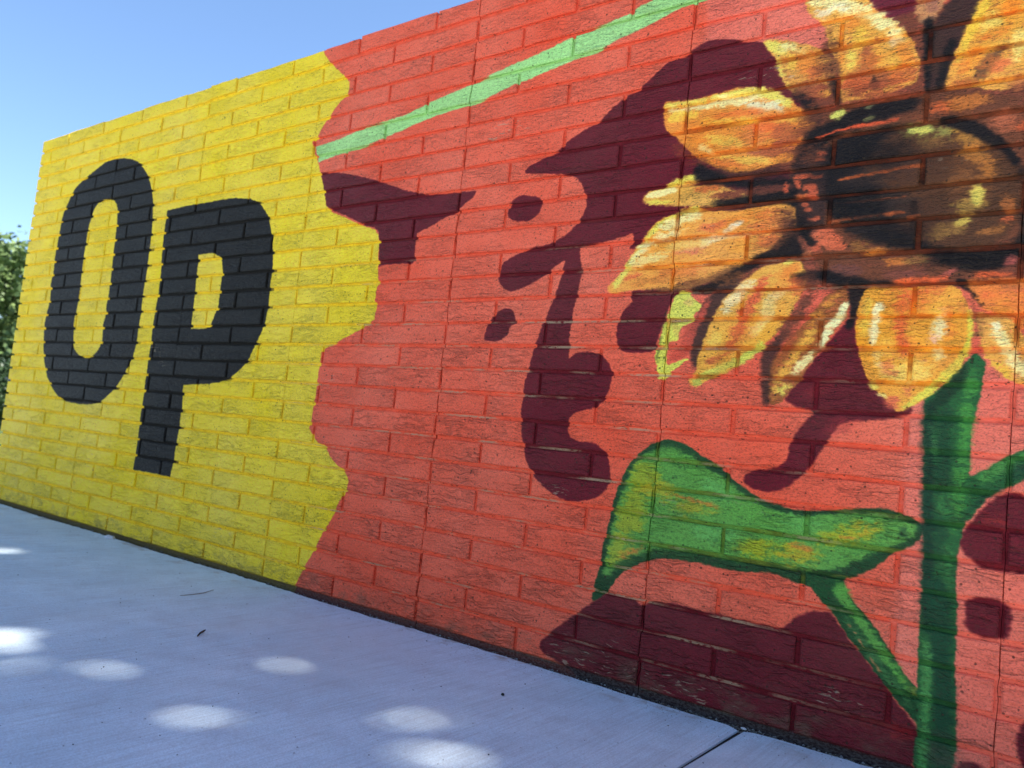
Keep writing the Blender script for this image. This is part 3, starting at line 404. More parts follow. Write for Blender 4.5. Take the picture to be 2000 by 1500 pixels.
(222,208,98,6,0.8,0.9,1,0,881,614,875,607,868,602,862,603,858,608,857,616,860,625,865,633,872,638,878,637,883,632,883,624),
(206,84,60,5,0.9,0.7,1,0,855,672,877,703,890,720,883,726,869,709,850,675),
(224,150,60,7,0.9,0.7,1,0,909,734,940,770,963,796,957,803,929,782,900,741),
(66,42,44,5,0.5,0.9,1,0,823,686,848,714,876,738,855,693,844,658,844,619,844,584,831,598),
(22,19,25,4,0.5,0.95,1,0,972,825,1012,819,1004,798,994,765,986,737,973,737,980,775),
(64,34,40,9,0.7,0.5,1,0,985,728,982,680,1012,624,1018,627,989,681,994,727),
(226,152,48,2.5,0.4,1,1,0,1008,812,1035,814,1080,809,1133,810,1154,802,1165,782,1172,759,1177,736,1176,712,1170,690,1159,666,1142,645,1122,623,1102,605,1082,593,1070,587,1059,599,1042,615,1023,636,1010,662,999,692,993,725,992,762,997,790),
(236,200,80,7,0.8,0.8,1,0,1018,755,1016,731,1012,715,1007,709,1002,716,998,733,997,756,998,780,1002,797,1007,802,1012,796,1016,778),
(240,226,186,5,0.7,0.95,1,0,1017,775,1015,738,1016,705,1030,704,1031,736,1033,773),
(240,234,200,3,0.4,0.95,1,0,1039,774,1038,769,1035,766,1031,764,1026,766,1023,769,1021,774,1022,779,1025,782,1029,783,1034,782,1037,778),
(240,214,160,7,0.9,0.7,1,0,1021,698,1026,674,1037,655,1049,662,1040,679,1034,701),
(212,78,48,9,0.85,0.85,1,0,1056,804,1056,765,1056,731,1065,703,1074,681,1083,683,1081,707,1076,732,1079,762,1079,801),
(226,128,42,10,0.8,0.8,1,0,1114,790,1113,776,1107,767,1098,763,1089,767,1082,777,1079,791,1081,805,1087,814,1095,818,1104,814,1111,803),
(236,190,64,8,0.7,0.8,1,0,1139,767,1137,760,1131,755,1123,753,1114,755,1107,760,1105,768,1106,775,1113,780,1121,782,1130,779,1137,774),
(214,84,44,6,0.9,0.7,1,0,1143,802,1141,799,1132,797,1120,796,1108,797,1100,800,1096,804,1099,807,1108,810,1120,810,1132,809,1140,806),
(226,120,48,9,0.85,0.7,1,0,1150,737,1151,715,1149,698,1144,692,1138,697,1132,713,1128,735,1127,757,1129,774,1134,780,1140,775,1146,759),
(238,222,180,8,0.75,0.9,1,0,1140,735,1138,719,1134,708,1127,704,1121,709,1117,721,1115,737,1117,753,1122,764,1128,768,1134,763,1139,751),
(228,160,160,8,0.9,0.7,1,0,1136,717,1134,710,1130,706,1124,704,1117,706,1113,710,1111,716,1112,723,1116,727,1122,729,1129,727,1134,723),
(238,220,160,7,0.9,0.8,1,0,1141,696,1141,689,1138,682,1132,678,1124,678,1118,681,1114,687,1114,695,1117,701,1124,705,1131,706,1137,702),
(236,164,60,8,0.9,0.8,1,0,1103,733,1104,726,1100,719,1094,714,1085,712,1078,715,1073,721,1073,729,1076,736,1083,741,1091,742,1099,739),
(232,176,80,9,0.9,0.7,1,0,1063,700,1061,688,1055,679,1046,676,1037,679,1029,688,1026,700,1028,712,1034,721,1043,724,1053,721,1060,712),
(238,206,110,10,0.95,0.75,1,0,1119,668,1116,656,1104,644,1085,637,1065,635,1048,640,1040,651,1043,663,1056,675,1075,683,1095,684,1111,678),
(216,110,72,8,0.95,0.7,1,0,1062,675,1065,667,1064,658,1060,652,1053,651,1046,654,1040,660,1036,669,1037,678,1041,684,1048,685,1056,682),
(212,90,70,8,0.95,0.6,1,0,1114,683,1113,677,1109,673,1104,672,1098,673,1094,677,1092,682,1093,688,1097,692,1102,693,1108,692,1112,688),
(208,88,66,6,0.8,0.85,1,0,1070,615,1073,609,1072,602,1068,596,1062,592,1056,592,1051,595,1048,601,1049,608,1052,614,1058,618,1065,618),
(206,96,70,7,0.95,0.6,1,0,1099,638,1100,633,1096,627,1090,621,1083,617,1076,616,1072,619,1072,624,1075,630,1081,636,1089,640,1095,640),
(214,204,78,4,0.5,0.95,1,0,1167,770,1169,728,1159,692,1136,659,1109,631,1077,599,1083,591,1119,619,1148,647,1171,684,1180,726,1174,771),
(222,208,98,4,0.8,0.8,1,0,1035,626,1032,624,1028,625,1023,628,1020,633,1019,637,1020,641,1023,643,1028,642,1032,639,1035,634,1036,630),
(226,214,140,4,0.8,0.8,1,0,1054,614,1052,612,1047,611,1042,612,1036,615,1032,618,1032,622,1034,624,1039,624,1044,623,1050,620,1053,617),
(22,19,25,3.5,0.4,0.97,1,0,1148,813,1165,798,1178,782,1186,771,1192,773,1190,790,1175,813,1150,821),
(122,66,46,8,0.7,0.7,1,0,1186,779,1184,774,1180,770,1174,769,1168,770,1163,774,1162,780,1163,785,1167,789,1173,790,1179,788,1184,784),
(222,120,50,7,0.6,0.95,1,0,1162,817,1196,818,1327,816,1331,719,1243,735,1217,748,1195,760,1179,779),
(226,100,48,6,0.8,0.8,1,0,1209,791,1207,788,1201,786,1193,785,1185,786,1179,789,1177,792,1179,796,1185,798,1193,799,1201,798,1207,795),
(228,140,50,8,0.8,0.85,1,0,1237,766,1233,762,1224,759,1212,759,1200,763,1191,768,1187,773,1191,778,1200,780,1213,780,1225,777,1234,772),
(150,80,50,8,0.8,0.7,1,0,1254,803,1250,798,1240,796,1226,795,1211,797,1200,800,1196,805,1200,809,1210,812,1225,812,1239,810,1250,807),
(226,160,80,3.5,0.5,1,1,0,1180,760,1198,760,1224,757,1243,735,1272,694,1314,654,1296,621,1254,638,1236,648,1216,663,1200,685,1188,712,1183,736),
(240,226,170,7,0.7,0.9,1,0,1200,742,1210,713,1226,680,1252,651,1267,670,1243,697,1226,724,1213,749),
(236,226,200,6,0.7,0.8,1,0,1220,730,1217,726,1213,724,1208,725,1205,729,1204,735,1205,741,1208,745,1213,747,1217,746,1220,742,1222,736),
(110,90,56,6,0.7,0.7,1,0,1192,726,1191,715,1189,707,1186,705,1184,708,1182,716,1181,728,1182,739,1185,747,1187,749,1190,746,1191,738),
(233,190,70,6,0.8,0.8,1,0,1190,708,1204,676,1228,650,1236,661,1212,684,1197,712),
(212,84,58,7,0.8,0.7,1,0,1256,693,1255,688,1253,683,1249,682,1246,683,1243,687,1242,693,1242,699,1245,703,1248,705,1252,703,1254,699),
(90,60,40,4,0.5,0.7,1,0,1176,770,1179,735,1186,705,1190,706,1185,736,1182,770),
(226,128,42,18,0.8,0.45,1,0,834,945,828,933,806,921,771,913,735,911,705,916,692,926,698,939,723,951,758,959,794,960,822,955),
(216,100,44,16,0.8,0.55,1,0,864,950,861,936,847,923,824,915,799,915,778,921,767,933,769,948,784,961,808,969,833,969,853,962),
(122,66,46,16,0.6,0.7,1,0,871,942,873,921,867,905,856,899,842,903,829,917,821,937,819,958,825,974,836,981,850,976,863,962),
(78,44,40,12,0.6,0.8,1,0,874,939,877,919,876,904,871,898,863,902,854,917,848,937,845,957,846,973,851,979,859,974,868,960),
(150,84,46,14,0.7,0.6,1,0,812,847,802,840,769,832,722,826,673,823,635,824,620,829,632,837,668,845,716,851,764,854,799,852),
(226,128,42,16,0.8,0.55,1,0,885,844,889,830,884,815,871,801,854,793,837,793,824,801,820,815,825,831,839,845,856,853,873,852),
(206,84,46,12,0.7,0.6,1,0,904,828,907,816,905,804,897,796,886,793,874,796,865,805,861,817,863,829,871,838,883,840,895,837),
(78,44,40,12,0.6,0.7,1,0,925,838,925,830,919,822,909,816,897,814,886,816,880,823,880,831,886,840,896,846,908,848,919,845),
(210,110,56,18,0.9,0.4,1,0,806,727,794,706,778,693,763,692,752,704,749,725,755,750,768,772,784,784,799,784,809,772,812,751),
(120,62,48,12,0.6,0.6,1,0,890,729,875,711,861,700,852,699,850,708,855,726,867,746,882,764,896,775,905,776,907,767,902,749),
(140,74,46,12,0.6,0.45,1,0,881,681,868,661,854,649,845,648,842,657,847,675,858,696,872,715,885,727,894,729,897,719,892,702),
(226,128,42,20,0.8,0.5,1,0,1130,772,1124,756,1107,744,1084,740,1059,745,1040,757,1032,774,1038,790,1055,802,1080,805,1104,800,1122,788),
(216,88,44,12,0.7,0.6,1,0,1111,794,1106,787,1092,782,1071,781,1051,784,1035,789,1029,797,1034,804,1049,809,1070,810,1090,808,1105,802),
(222,104,48,14,0.8,0.5,1,0,1091,700,1090,682,1086,669,1080,664,1073,669,1067,682,1065,700,1065,718,1069,732,1076,736,1082,731,1088,718),
(150,78,44,8,0.6,0.5,1,0,1009,773,1007,755,1004,742,1000,737,997,743,995,757,995,775,996,794,999,807,1003,812,1006,806,1008,792),
(190,100,50,10,0.7,0.5,1,0,1169,772,1171,759,1169,749,1166,745,1161,748,1155,756,1152,769,1150,783,1151,793,1155,797,1160,794,1165,785),
(120,70,50,10,0.6,0.6,1,0,1196,734,1194,718,1190,705,1186,701,1183,707,1181,720,1181,737,1183,754,1187,766,1191,770,1194,765,1196,752),
(22,19,25,6,0.5,0.9,1,0,919,830,957,820,1003,812,1046,813,1046,822,1003,827,959,837,922,849),
(16,14,20,24,0.5,0.75,1,0,1057,1060,1051,1046,1031,1035,1001,1032,970,1036,945,1048,934,1063,940,1078,961,1088,992,1091,1023,1086,1047,1075),
(16,14,20,24,0.5,0.75,1,0,1046,960,1039,942,1018,930,987,927,956,935,931,952,921,973,928,992,951,1003,983,1005,1014,996,1037,980),
(16,14,20,18,0.5,0.5,1,0,935,1040,932,1026,923,1016,909,1014,894,1019,883,1032,877,1048,880,1063,890,1072,904,1075,919,1068,930,1056),
(20,17,22,18,0.5,0.7,1,0,1106,902,1100,894,1081,890,1056,892,1031,899,1012,910,1006,922,1013,931,1032,935,1058,932,1083,925,1100,914),
(18,15,20,14,0.5,0.8,1,0,1251,860,1241,853,1213,847,1173,844,1130,845,1098,850,1085,857,1096,864,1128,870,1170,873,1211,871,1240,867),
(18,15,20,12,0.5,0.7,1,0,900,937,903,917,901,902,895,896,886,900,877,915,870,934,868,955,870,970,876,976,885,972,894,957),
(200,92,62,7,0.9,0.8,1,0,954,899,950,894,939,893,925,896,911,902,902,911,899,919,904,924,915,925,930,922,943,915,952,907),
(16,14,20,10,0.6,0.55,1,0,1055,941,1049,937,1031,934,1005,932,979,933,959,935,951,939,958,943,977,946,1003,948,1029,947,1048,945),
(16,14,20,10,0.6,0.55,1,0,1067,1022,1061,1018,1043,1014,1018,1012,992,1013,972,1015,964,1019,971,1023,989,1026,1015,1028,1041,1028,1060,1025),
(30,22,24,26,0.5,0.55,1,0,1085,1059,1083,1039,1068,1024,1044,1017,1018,1021,996,1034,985,1053,987,1073,1003,1089,1028,1095,1054,1091,1075,1077),
(206,84,58,4,0.8,0.85,1,0,853,1010,852,1003,850,998,847,996,843,999,840,1004,839,1012,839,1019,841,1024,845,1025,848,1023,851,1017),
(196,82,58,5,0.9,0.7,1,0,909,1003,908,999,904,995,898,994,891,995,885,999,883,1003,884,1008,888,1011,895,1012,901,1011,907,1008),
(120,120,60,10,0.9,0.5,1,0,1116,1090,1112,1083,1100,1079,1082,1078,1064,1080,1049,1085,1043,1092,1047,1099,1060,1103,1078,1104,1096,1102,1110,1096),
(196,196,112,4,0.8,0.9,1,0,1098,1094,1096,1091,1089,1088,1079,1087,1069,1089,1062,1092,1058,1096,1060,1100,1067,1102,1077,1103,1087,1101,1095,1098),
(206,190,90,5,0.7,0.9,1,0,1181,961,1179,952,1174,946,1169,945,1165,949,1163,957,1163,967,1165,976,1170,982,1174,983,1179,979,1181,971),
(192,166,76,5,0.9,0.85,1,0,1168,925,1168,921,1164,917,1157,913,1149,912,1143,912,1140,915,1141,919,1145,924,1152,927,1159,929,1165,928),
(150,84,40,30,0.5,0.35,1,0,1202,997,1198,966,1186,945,1167,939,1147,949,1132,974,1125,1007,1129,1038,1142,1060,1161,1065,1180,1054,1195,1029),
(60,36,30,26,0.5,0.5,1,0,1137,933,1131,915,1115,903,1091,900,1066,907,1047,922,1039,942,1044,960,1062,972,1087,974,1111,967,1129,951),
(60,38,32,22,0.5,0.5,1,0,1137,1023,1134,1010,1124,1001,1109,999,1095,1005,1083,1016,1078,1031,1082,1045,1092,1054,1106,1055,1121,1049,1132,1038),
(196,188,96,5,0.8,0.8,1,0,1101,1092,1099,1088,1092,1085,1081,1084,1070,1086,1062,1089,1058,1094,1061,1098,1068,1101,1079,1101,1089,1100,1098,1096),
(204,188,88,5,0.7,0.85,1,0,1180,961,1178,953,1174,948,1170,947,1166,951,1164,958,1164,967,1166,975,1170,980,1174,981,1178,977,1180,970),
(150,78,42,12,0.6,0.45,1,0,671,1087,662,1084,644,1089,621,1101,600,1116,586,1131,583,1141,593,1144,611,1139,634,1127,655,1111,668,1097),
(124,64,46,18,0.5,0.6,1,0,923,1072,919,1059,906,1052,887,1051,867,1057,852,1069,846,1083,850,1096,864,1103,883,1104,903,1097,917,1086),
(140,72,44,12,0.6,0.55,1,0,866,913,862,905,847,896,824,889,799,885,780,886,770,892,774,900,791,910,814,917,838,920,857,919),
(120,62,44,12,0.6,0.55,1,0,1007,1175,1001,1168,983,1164,956,1163,928,1165,907,1171,898,1179,904,1186,923,1190,951,1191,978,1188,998,1182),
(112,60,44,12,0.6,0.5,1,0,895,1209,891,1202,878,1197,859,1196,839,1198,823,1205,816,1212,820,1220,834,1225,853,1226,873,1223,888,1216),
(160,90,44,18,0.6,0.35,1,0,775,673,757,650,737,636,721,636,714,649,718,673,731,701,751,725,770,738,785,737,792,724,788,700),
(176,100,44,16,0.6,0.35,1,0,1167,693,1172,676,1171,661,1164,652,1154,651,1142,659,1132,673,1127,691,1128,706,1135,715,1146,716,1158,708),
(176,96,44,14,0.6,0.35,1,0,1023,699,1021,671,1017,651,1011,644,1005,652,1000,672,999,700,1000,728,1005,748,1011,755,1017,747,1021,727),
]
TX = 1.3; X0, X1, Z0, Z1 = -2750., 2350., -60., 1690.     # mm
PW, PH = int((X1 - X0) / TX), int((Z1 - Z0) / TX)
def value_noise(cx, cz, seed):
    r = np.random.default_rng(seed); gw, gh = int(PW / cx) + 3, int(PH / cz) + 3
    g = r.random((gh, gw), dtype=np.float32)
    x = np.arange(PW) / cx; y = np.arange(PH) / cz
    xi = x.astype(int); yi = y.astype(int); fx = (x - xi).astype(np.float32); fy = (y - yi).astype(np.float32)
    fx = fx * fx * (3 - 2 * fx); fy = (fy * fy * (3 - 2 * fy))[:, None]
    gy = g[yi] * (1 - fy) + g[yi + 1] * fy
    return gy[:, xi] * (1 - fx) + gy[:, xi + 1] * fx
RAG = (value_noise(34, 9, 1) * .32 + value_noise(13, 4.2, 2) * .36 + value_noise(4, 2, 3) * .32)
RAG = np.clip((RAG - .5) * 1.9 + .5, 0, 1).astype(np.float32)
GRAIN = np.clip((value_noise(2.6, 1.9, 4) * .45 + value_noise(18, 3.2, 5) * .55 - .5) * 2.1 + .5, 0, 1).astype(np.float32)
def box(m, r, ax):
    if r < 1: return m
    pad = [(0, 0), (0, 0)]; pad[ax] = (r + 1, r)
    c = np.cumsum(np.pad(m, pad, mode='edge'), axis=ax, dtype=np.float32); n = 2 * r + 1
    return ((c[n:] - c[:-n]) if ax == 0 else (c[:, n:] - c[:, :-n])) / n
def curve(p):
    n = len(p); out = []
    for i in range(n):
        p0, p1, p2, p3 = p[i - 1], p[i], p[(i + 1) % n], p[(i + 2) % n]
        for t in (0, .25, .5, .75):
            out.append(.5 * (2 * p1 + (p2 - p0) * t + (2 * p0 - 5 * p1 + 4 * p2 - p3) * t * t + (3 * p1 - p0 - 3 * p2 + p3) * t ** 3))
    return np.array(out)
def fill(p):
    s = p['soft'] / TX * (1.8 if p['soft'] > 3.6 else 1.15); pad = int(3 * s) + 3
    q = p['pts']
    xa, xb = max(0, int(q[:, 0].min()) - pad), min(PW, int(q[:, 0].max()) + pad); ya, yb = max(0, int(q[:, 1].min()) - pad), min(PH, int(q[:, 1].max()) + pad)
    if xb - xa < 2 or yb - ya < 2: return None
    m = np.zeros((yb - ya, xb - xa), np.float32); px = np.arange(xa, xb, dtype=np.float32)
    ax, ay = q[:, 0], q[:, 1]; bx, by = np.roll(ax, -1), np.roll(ay, -1)
    for r in range(yb - ya):
        for sub in (.25, .75):
            y = ya + r + sub; h = (ay <= y) != (by <= y)
            if not h.any(): continue
            xs = np.sort(ax[h] + (y - ay[h]) / (by[h] - ay[h]) * (bx[h] - ax[h]))
            for i in range(0, len(xs) - 1, 2):
                m[r] += .5 * (np.clip(xs[i + 1] - px, 0, 1) - np.clip(xs[i] - px, 0, 1))
    k = max(0, int(round(s * .6)))
    for _ in range(2): m = box(box(m, k, 0), k, 1)
    return m, xa, xb, ya, yb
def paint():
    img = [np.empty((PH, PW, 3), np.float32) for _ in (0, 1)]
    for im in img: im[:] = (212, 90, 75)
    for op in MURAL:
        r, g, b, soft, rag, a, cv, lay = op[:8]
        q = np.array(op[8:], float).reshape(-1, 2)
        if cv: q = curve(q)
        q = np.stack([(q[:, 0] - X0) / TX, (q[:, 1] - Z0) / TX], 1)
        f = fill(dict(soft=soft, pts=q))
        if f is None: continue
        m, xa, xb, ya, yb = f
        n = RAG[ya:yb, xa:xb]
        m2 = m + rag * (.75 if soft > 3.6 else 1.) * (n - .5) * np.clip(m * (1 - m) * 5, 0, 1)
        m2 = np.clip((m2 - .12) / .76, 0, 1); m2 = m2 * m2 * (3 - 2 * m2)
        if lay == 0 and soft > 3 and r + g + b > 170:                          # overspray: grain that thins towards the edge and skips the hollows
            gr = GRAIN[ya:yb, xa:xb]; m2 = m2 * (1 - .7 * np.clip((gr - m2 * .92) * 3.4 + .22, 0, 1))
        m2 = (m2 * a)[..., None]
        for i, im in enumerate(img):                       # 0 bricks, 1 joints
            if lay == 2 or lay == i: im[ya:yb, xa:xb] += m2 * (np.array((r, g, b), np.float32) - im[ya:yb, xa:xb])
    res = []
    for nm, im in zip(('mural_on_bricks', 'mural_in_joints'), img):
        o = bpy.data.images.new(nm, PW, PH, alpha=False)
        full = np.ones((PH, PW, 4), np.float32); full[..., :3] = im / 255
        o.pixels.foreach_set(full.ravel()); o.update(); o.pack(); res.append(o)
    return res
IMG_F, IMG_B = paint()

# ------------------------------------------------------------------ the wall
wall = empty('mural_wall', (0, 0, 0))
tag(wall, 'long painted brick wall with black lettering on yellow beside a red sunflower mural', 'wall')
TINT = (1.54, 1.29, 0.85)
def mural_uv(T):
    tc = T.n('ShaderNodeTexCoord'); tc.object = wall; P = tc.outputs['Object']
    d = T.noise(T.scalev(P, (60, 60, 110)), 1, 2, col=True)
    d = T.vmath('MULTIPLY', T.vmath('SUBTRACT', d, (.5, .5, .5)), (.008, 0, .008))
    Q = T.vmath('ADD', P, d); sx = T.n('ShaderNodeSeparateXYZ'); T.l(Q, sx.inputs[0])
    cx = T.n('ShaderNodeCombineXYZ')
    T.l(T.math('MULTIPLY_ADD', sx.outputs[0], 1000 / (X1 - X0), -X0 / (X1 - X0)), cx.inputs[0])
    T.l(T.math('MULTIPLY_ADD', sx.outputs[2], 1000 / (Z1 - Z0), -Z0 / (Z1 - Z0)), cx.inputs[1])
    return P, cx.outputs[0]
def tex(T, im, uv):
    nd = T.n('ShaderNodeTexImage', image=im, extension='EXTEND', interpolation='Cubic'); T.l(uv, nd.inputs[0]); return nd.outputs[0]
def brick_paint():
    T = NT('painted_brick'); P, uv = mural_uv(T); col = tex(T, IMG_F, uv)
    oi = T.n('ShaderNodeObjectInfo'); rnd = oi.outputs['Random']
    off = T.vmath('MULTIPLY', T.n('ShaderNodeCombineXYZ').outputs[0], (1, 1, 1))
    cmb = T.n('ShaderNodeCombineXYZ'); T.l(T.math('MULTIPLY', rnd, 37.), cmb.inputs[1]); Pr = T.vmath('ADD', P, cmb.outputs[0])
    # wavy horizontal creases of the wire-cut face
    warp = T.vmath('ADD', Pr, T.vmath('MULTIPLY', T.vmath('SUBTRACT', T.noise(Pr, 22, 2, col=True), (.5, .5, .5)), (.03, 0, .022)))
    n1 = T.noise(T.scalev(warp, (13, 13, 62)), 1, 2.5, .5)
    n1b = T.noise(T.scalev(warp, (24, 24, 120)), 1, 2, .5)
    v1 = T.ramp(T.math('ABSOLUTE', T.math('SUBTRACT', n1, .5)), .004, .06)
    v1b = T.ramp(T.math('ABSOLUTE', T.math('SUBTRACT', n1b, .5)), .0, .055)
    where = T.noise(T.scalev(Pr, (7, 7, 16)), 1, 2); wm = T.ramp(where, .38, .62)
    sz = T.n('ShaderNodeSeparateXYZ'); T.l(P, sz.inputs[0])
    low = T.ramp(sz.outputs[2], .1, 1.2, 1.0, .6)
    crease = T.math('SUBTRACT', 1., T.math('MULTIPLY', T.math('SUBTRACT', 1., v1), T.math('MULTIPLY', T.math('MULTIPLY_ADD', wm, .75, .25), low)))
    crease2 = T.math('SUBTRACT', 1., T.math('MULTIPLY', T.math('SUBTRACT', 1., v1b), T.math('MULTIPLY_ADD', wm, .5, .2)))
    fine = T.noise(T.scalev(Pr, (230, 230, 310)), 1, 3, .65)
    mid = T.noise(T.scalev(Pr, (60, 60, 150)), 1, 3, .6)
    vo = T.n('ShaderNodeTexVoronoi'); T.l(Pr, vo.inputs['Vector']); vo.inputs['Scale'].default_value = 75
    pit = T.ramp(T.math('ADD', vo.outputs['Distance'], T.math('MULTIPLY', T.noise(Pr, 35, 2), .55)), .30, .42)
    h = T.math('ADD', T.math('MULTIPLY', crease, .5), T.math('ADD', T.math('MULTIPLY', crease2, .3), T.math('ADD', T.math('MULTIPLY', fine, .6), T.math('ADD', T.math('MULTIPLY', mid, .75), T.math('MULTIPLY', pit, .35)))))
    nrm = T.bump(h, 1.0, .0068)
    rb = T.math('FRACT', T.math('MULTIPLY', rnd, 7.31))
    # creases and pits the paint did not reach keep the dark brick
    thin = T.math('MULTIPLY', T.math('MULTIPLY', crease, crease2), pit)
    col = T.mix(T.math('MULTIPLY', T.math('SUBTRACT', 1., thin), T.math('MULTIPLY', T.ramp(sz.outputs[0], -1.4, .4, .32, .60), T.math('MULTIPLY_ADD', rb, .8, .25))), col, T.mix(.5, col, (.035, .026, .022), 'MIX'), 'MIX')
    col = T.mix(T.ramp(fine, .32, .52, .55, 0.), col, T.mix(.55, col, (.04, .028, .024)))  # fine hollows darkened in colour: thin paint, plus shade the bump lacks
    col = T.mix(T.ramp(fine, .54, .70, 0., .55), col, T.mix(1., col, (1.32, 1.32, 1.34), 'MULTIPLY'))  # painted highlight on the raised grain
    col = T.mix(T.math('MULTIPLY', T.math('SUBTRACT', 1., pit), .7), col, (.03, .024, .022))
    sp = T.ramp(T.noise(T.scalev(Pr, (300, 300, 380)), 1, 2, .5), .62, .68)
    col = T.mix(T.math('MULTIPLY', sp, .7), col, T.mix(.5, col, (.02, .016, .016)))
    # coats of uneven thickness, brick by brick
    hv = T.n('ShaderNodeHueSaturation'); T.l(col, hv.inputs['Color'])
    blot = T.noise(T.scalev(P, (5, 5, 9)), 1, 4, .6)
    T.l(T.math('ADD', T.math('MULTIPLY_ADD', rnd, .09, .95), T.math('MULTIPLY_ADD', blot, .2, -.10)), hv.inputs['Value'])
    T.l(T.math('MULTIPLY_ADD', T.noise(P, 3.1, 3), -.26, 1.11), hv.inputs['Saturation']); col = hv.outputs[0]
    # pale scuffs where the paint is worn: the lowest courses and scattered bricks
    scf = T.ramp(T.noise(T.scalev(warp, (30, 30, 190)), 1, 3, .6), .60, .66)
    area = T.math('MAXIMUM', T.math('MULTIPLY', T.ramp(sz.outputs[2], .03, .085, 1., 0.), T.math('MULTIPLY', T.ramp(sz.outputs[0], .25, .48), T.ramp(sz.outputs[0], .95, .72))), T.ramp(T.noise(T.scalev(P, (3.2, 3, 7)), 1, 1), .66, .74))
    col = T.mix(T.math('MULTIPLY', T.math('MULTIPLY', scf, area), .5), col, (.36, .30, .28))
    # dirt splashed up from the pavement
    dirt = T.math('MULTIPLY', T.ramp(sz.outputs[2], .0, .10, 1., 0.), T.ramp(T.noise(T.scalev(P, (14, 14, 30)), 1, 4, .65), .42, .7))
    col = T.mix(T.math('MULTIPLY', dirt, .55), col, (.10, .085, .075))
    col = T.mix(1., col, TINT, 'MULTIPLY')
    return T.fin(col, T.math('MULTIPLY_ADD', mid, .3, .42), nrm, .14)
def joint_paint():
    T = NT('painted_mortar'); P, uv = mural_uv(T)
    col = T.mix(T.ramp(T.noise(T.scalev(P, (9, 9, 14)), 1, 3, .6), .36, .62, .25, .95), tex(T, IMG_B, uv), tex(T, IMG_F, uv))
    sz = T.n('ShaderNodeSeparateXYZ'); T.l(P, sz.inputs[0])
    n = T.noise(T.scalev(P, (150, 150, 260)), 1, 4, .65)
    col = T.mix(T.ramp(T.noise(T.scalev(P, (40, 40, 90)), 1, 3), .3, .75, .12, .7), col, T.mix(1., col, (.66, .54, .50), 'MULTIPLY'))
    # bare mortar where the spray missed the bed joints
    f = T.math('FRACT', T.math('DIVIDE', sz.outputs[2], RH))
    bed = T.math('MAXIMUM', T.ramp(f, .02, .07, 1., 0.), T.ramp(f, .93, .97))
    zone = T.math('MULTIPLY', T.math('MULTIPLY', T.ramp(sz.outputs[0], -.8, -.35), T.ramp(sz.outputs[0], 1.15, .75)), T.ramp(sz.outputs[2], 1.05, .75))
    miss = T.ramp(T.noise(T.scalev(P, (4.5, 4, 17)), 1, 3, .6), .47, .6)
    rough = T.ramp(T.noise(T.scalev(P, (90, 90, 200)), 1, 2), .3, .5)
    col = T.mix(T.math('MULTIPLY', T.math('MULTIPLY', T.math('MULTIPLY', bed, zone), T.math('MULTIPLY', miss, rough)), .72), col, (.30, .235, .21))
    # black specks painted in for gaps and the shade under brick edges
    gap_shade = T.ramp(T.noise(T.scalev(P, (120, 120, 330)), 1, 2), .63, .68)
    col = T.mix(T.math('MULTIPLY', gap_shade, .9), col, (.02, .016, .015))
    col = T.mix(1., col, TINT, 'MULTIPLY')
    base = T.ramp(sz.outputs[2], -.002, .009, 1., 0.)
    col = T.mix(T.math('MULTIPLY', base, .9), col, T.mix(T.ramp(n, .35, .65), (.016, .014, .013), (.085, .077, .07)))
    return T.fin(col, .8, T.bump(T.math('ADD', n, T.noise(T.scalev(P, (28, 28, 70)), 1, 2)), .9, .004), .12)
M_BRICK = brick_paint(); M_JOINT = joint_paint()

NROW = 28; J = 0.0088; DEP = 0.10; THICK = 0.32; KL = -16.67; KR = 24.0
def crackx(k, z):
    """the wandering line of a movement crack"""
    a = .0042 if k == 0 else (.003 if k == 4 else .0012)
    r = random.Random(int(k * 977) + int(z / .02)); r2 = random.Random(int(k * 977) + int(z / .02) + 1); t = z / .02 - math.floor(z / .02)
    return k * U + a * ((1 - t) * r.uniform(-1, 1) + t * r2.uniform(-1, 1))
def gap(k, z):
    if k == 0: return .0013 + .0016 * max(0, math.sin(z * 9.3 + 1) * math.sin(z * 23))
    return .0010 if k == 4 else .0005
def brick_verts(x0, x1, z0, z1, jit=True, depth=DEP, crackL=None, crackR=None, zoff=0.):
    """12 outline points on the front arris, the same again at the rim and at the back"""
    B = .0028; N = 6
    def edge(i, top):
        t = i / (N - 1); x = x0 + (x1 - x0) * t; z = z1 if top else z0
        if jit:
            z += random.uniform(-.0011, .0011)
            if 0 < i < N - 1: x += random.uniform(-.006, .006)
            else: x += random.uniform(-.0008, .0008)
        if i == 0 and crackL is not None: x = crackx(crackL, z + zoff) + gap(crackL, z + zoff)
        if i == N - 1 and crackR is not None: x = crackx(crackR, z + zoff) - gap(crackR, z + zoff)
        return x, z
    ring = [edge(i, False) for i in range(N)] + [edge(N - 1 - i, True) for i in range(N)]
    cx, cz = (x0 + x1) / 2, (z0 + z1) / 2; V = []
    bl = .0006 if crackL is not None else B; br = .0006 if crackR is not None else B
    for x, z in ring:                       # front, drawn in by the worn arris
        b = bl if x < x0 + .004 else (br if x > x1 - .004 else 0)
        bz = B * random.uniform(.6, 1.25) if jit else B
        V.append((x + (b if x < cx else -b) * (1 if b else 0), random.uniform(-.0006, .0006), z + (bz if z < cz else -bz)))
    for x, z in ring: V.append((x, B * .9, z))
    for x, z in ring: V.append((x, depth, z))
    n = 2 * N; F = [tuple(range(n))]
    for a in (0, n): F += [(a + i, a + n + i, a + n + (i + 1) % n, a + (i + 1) % n) for i in range(n)]
    return V, F
def project(p):
    d = Vector(p) - CAM; f = d.dot(fwd)
    if f < .05: return None
    return 1000 + 1557 * d.dot(right) / f, 750 + 1557 * d.dot(down) / f
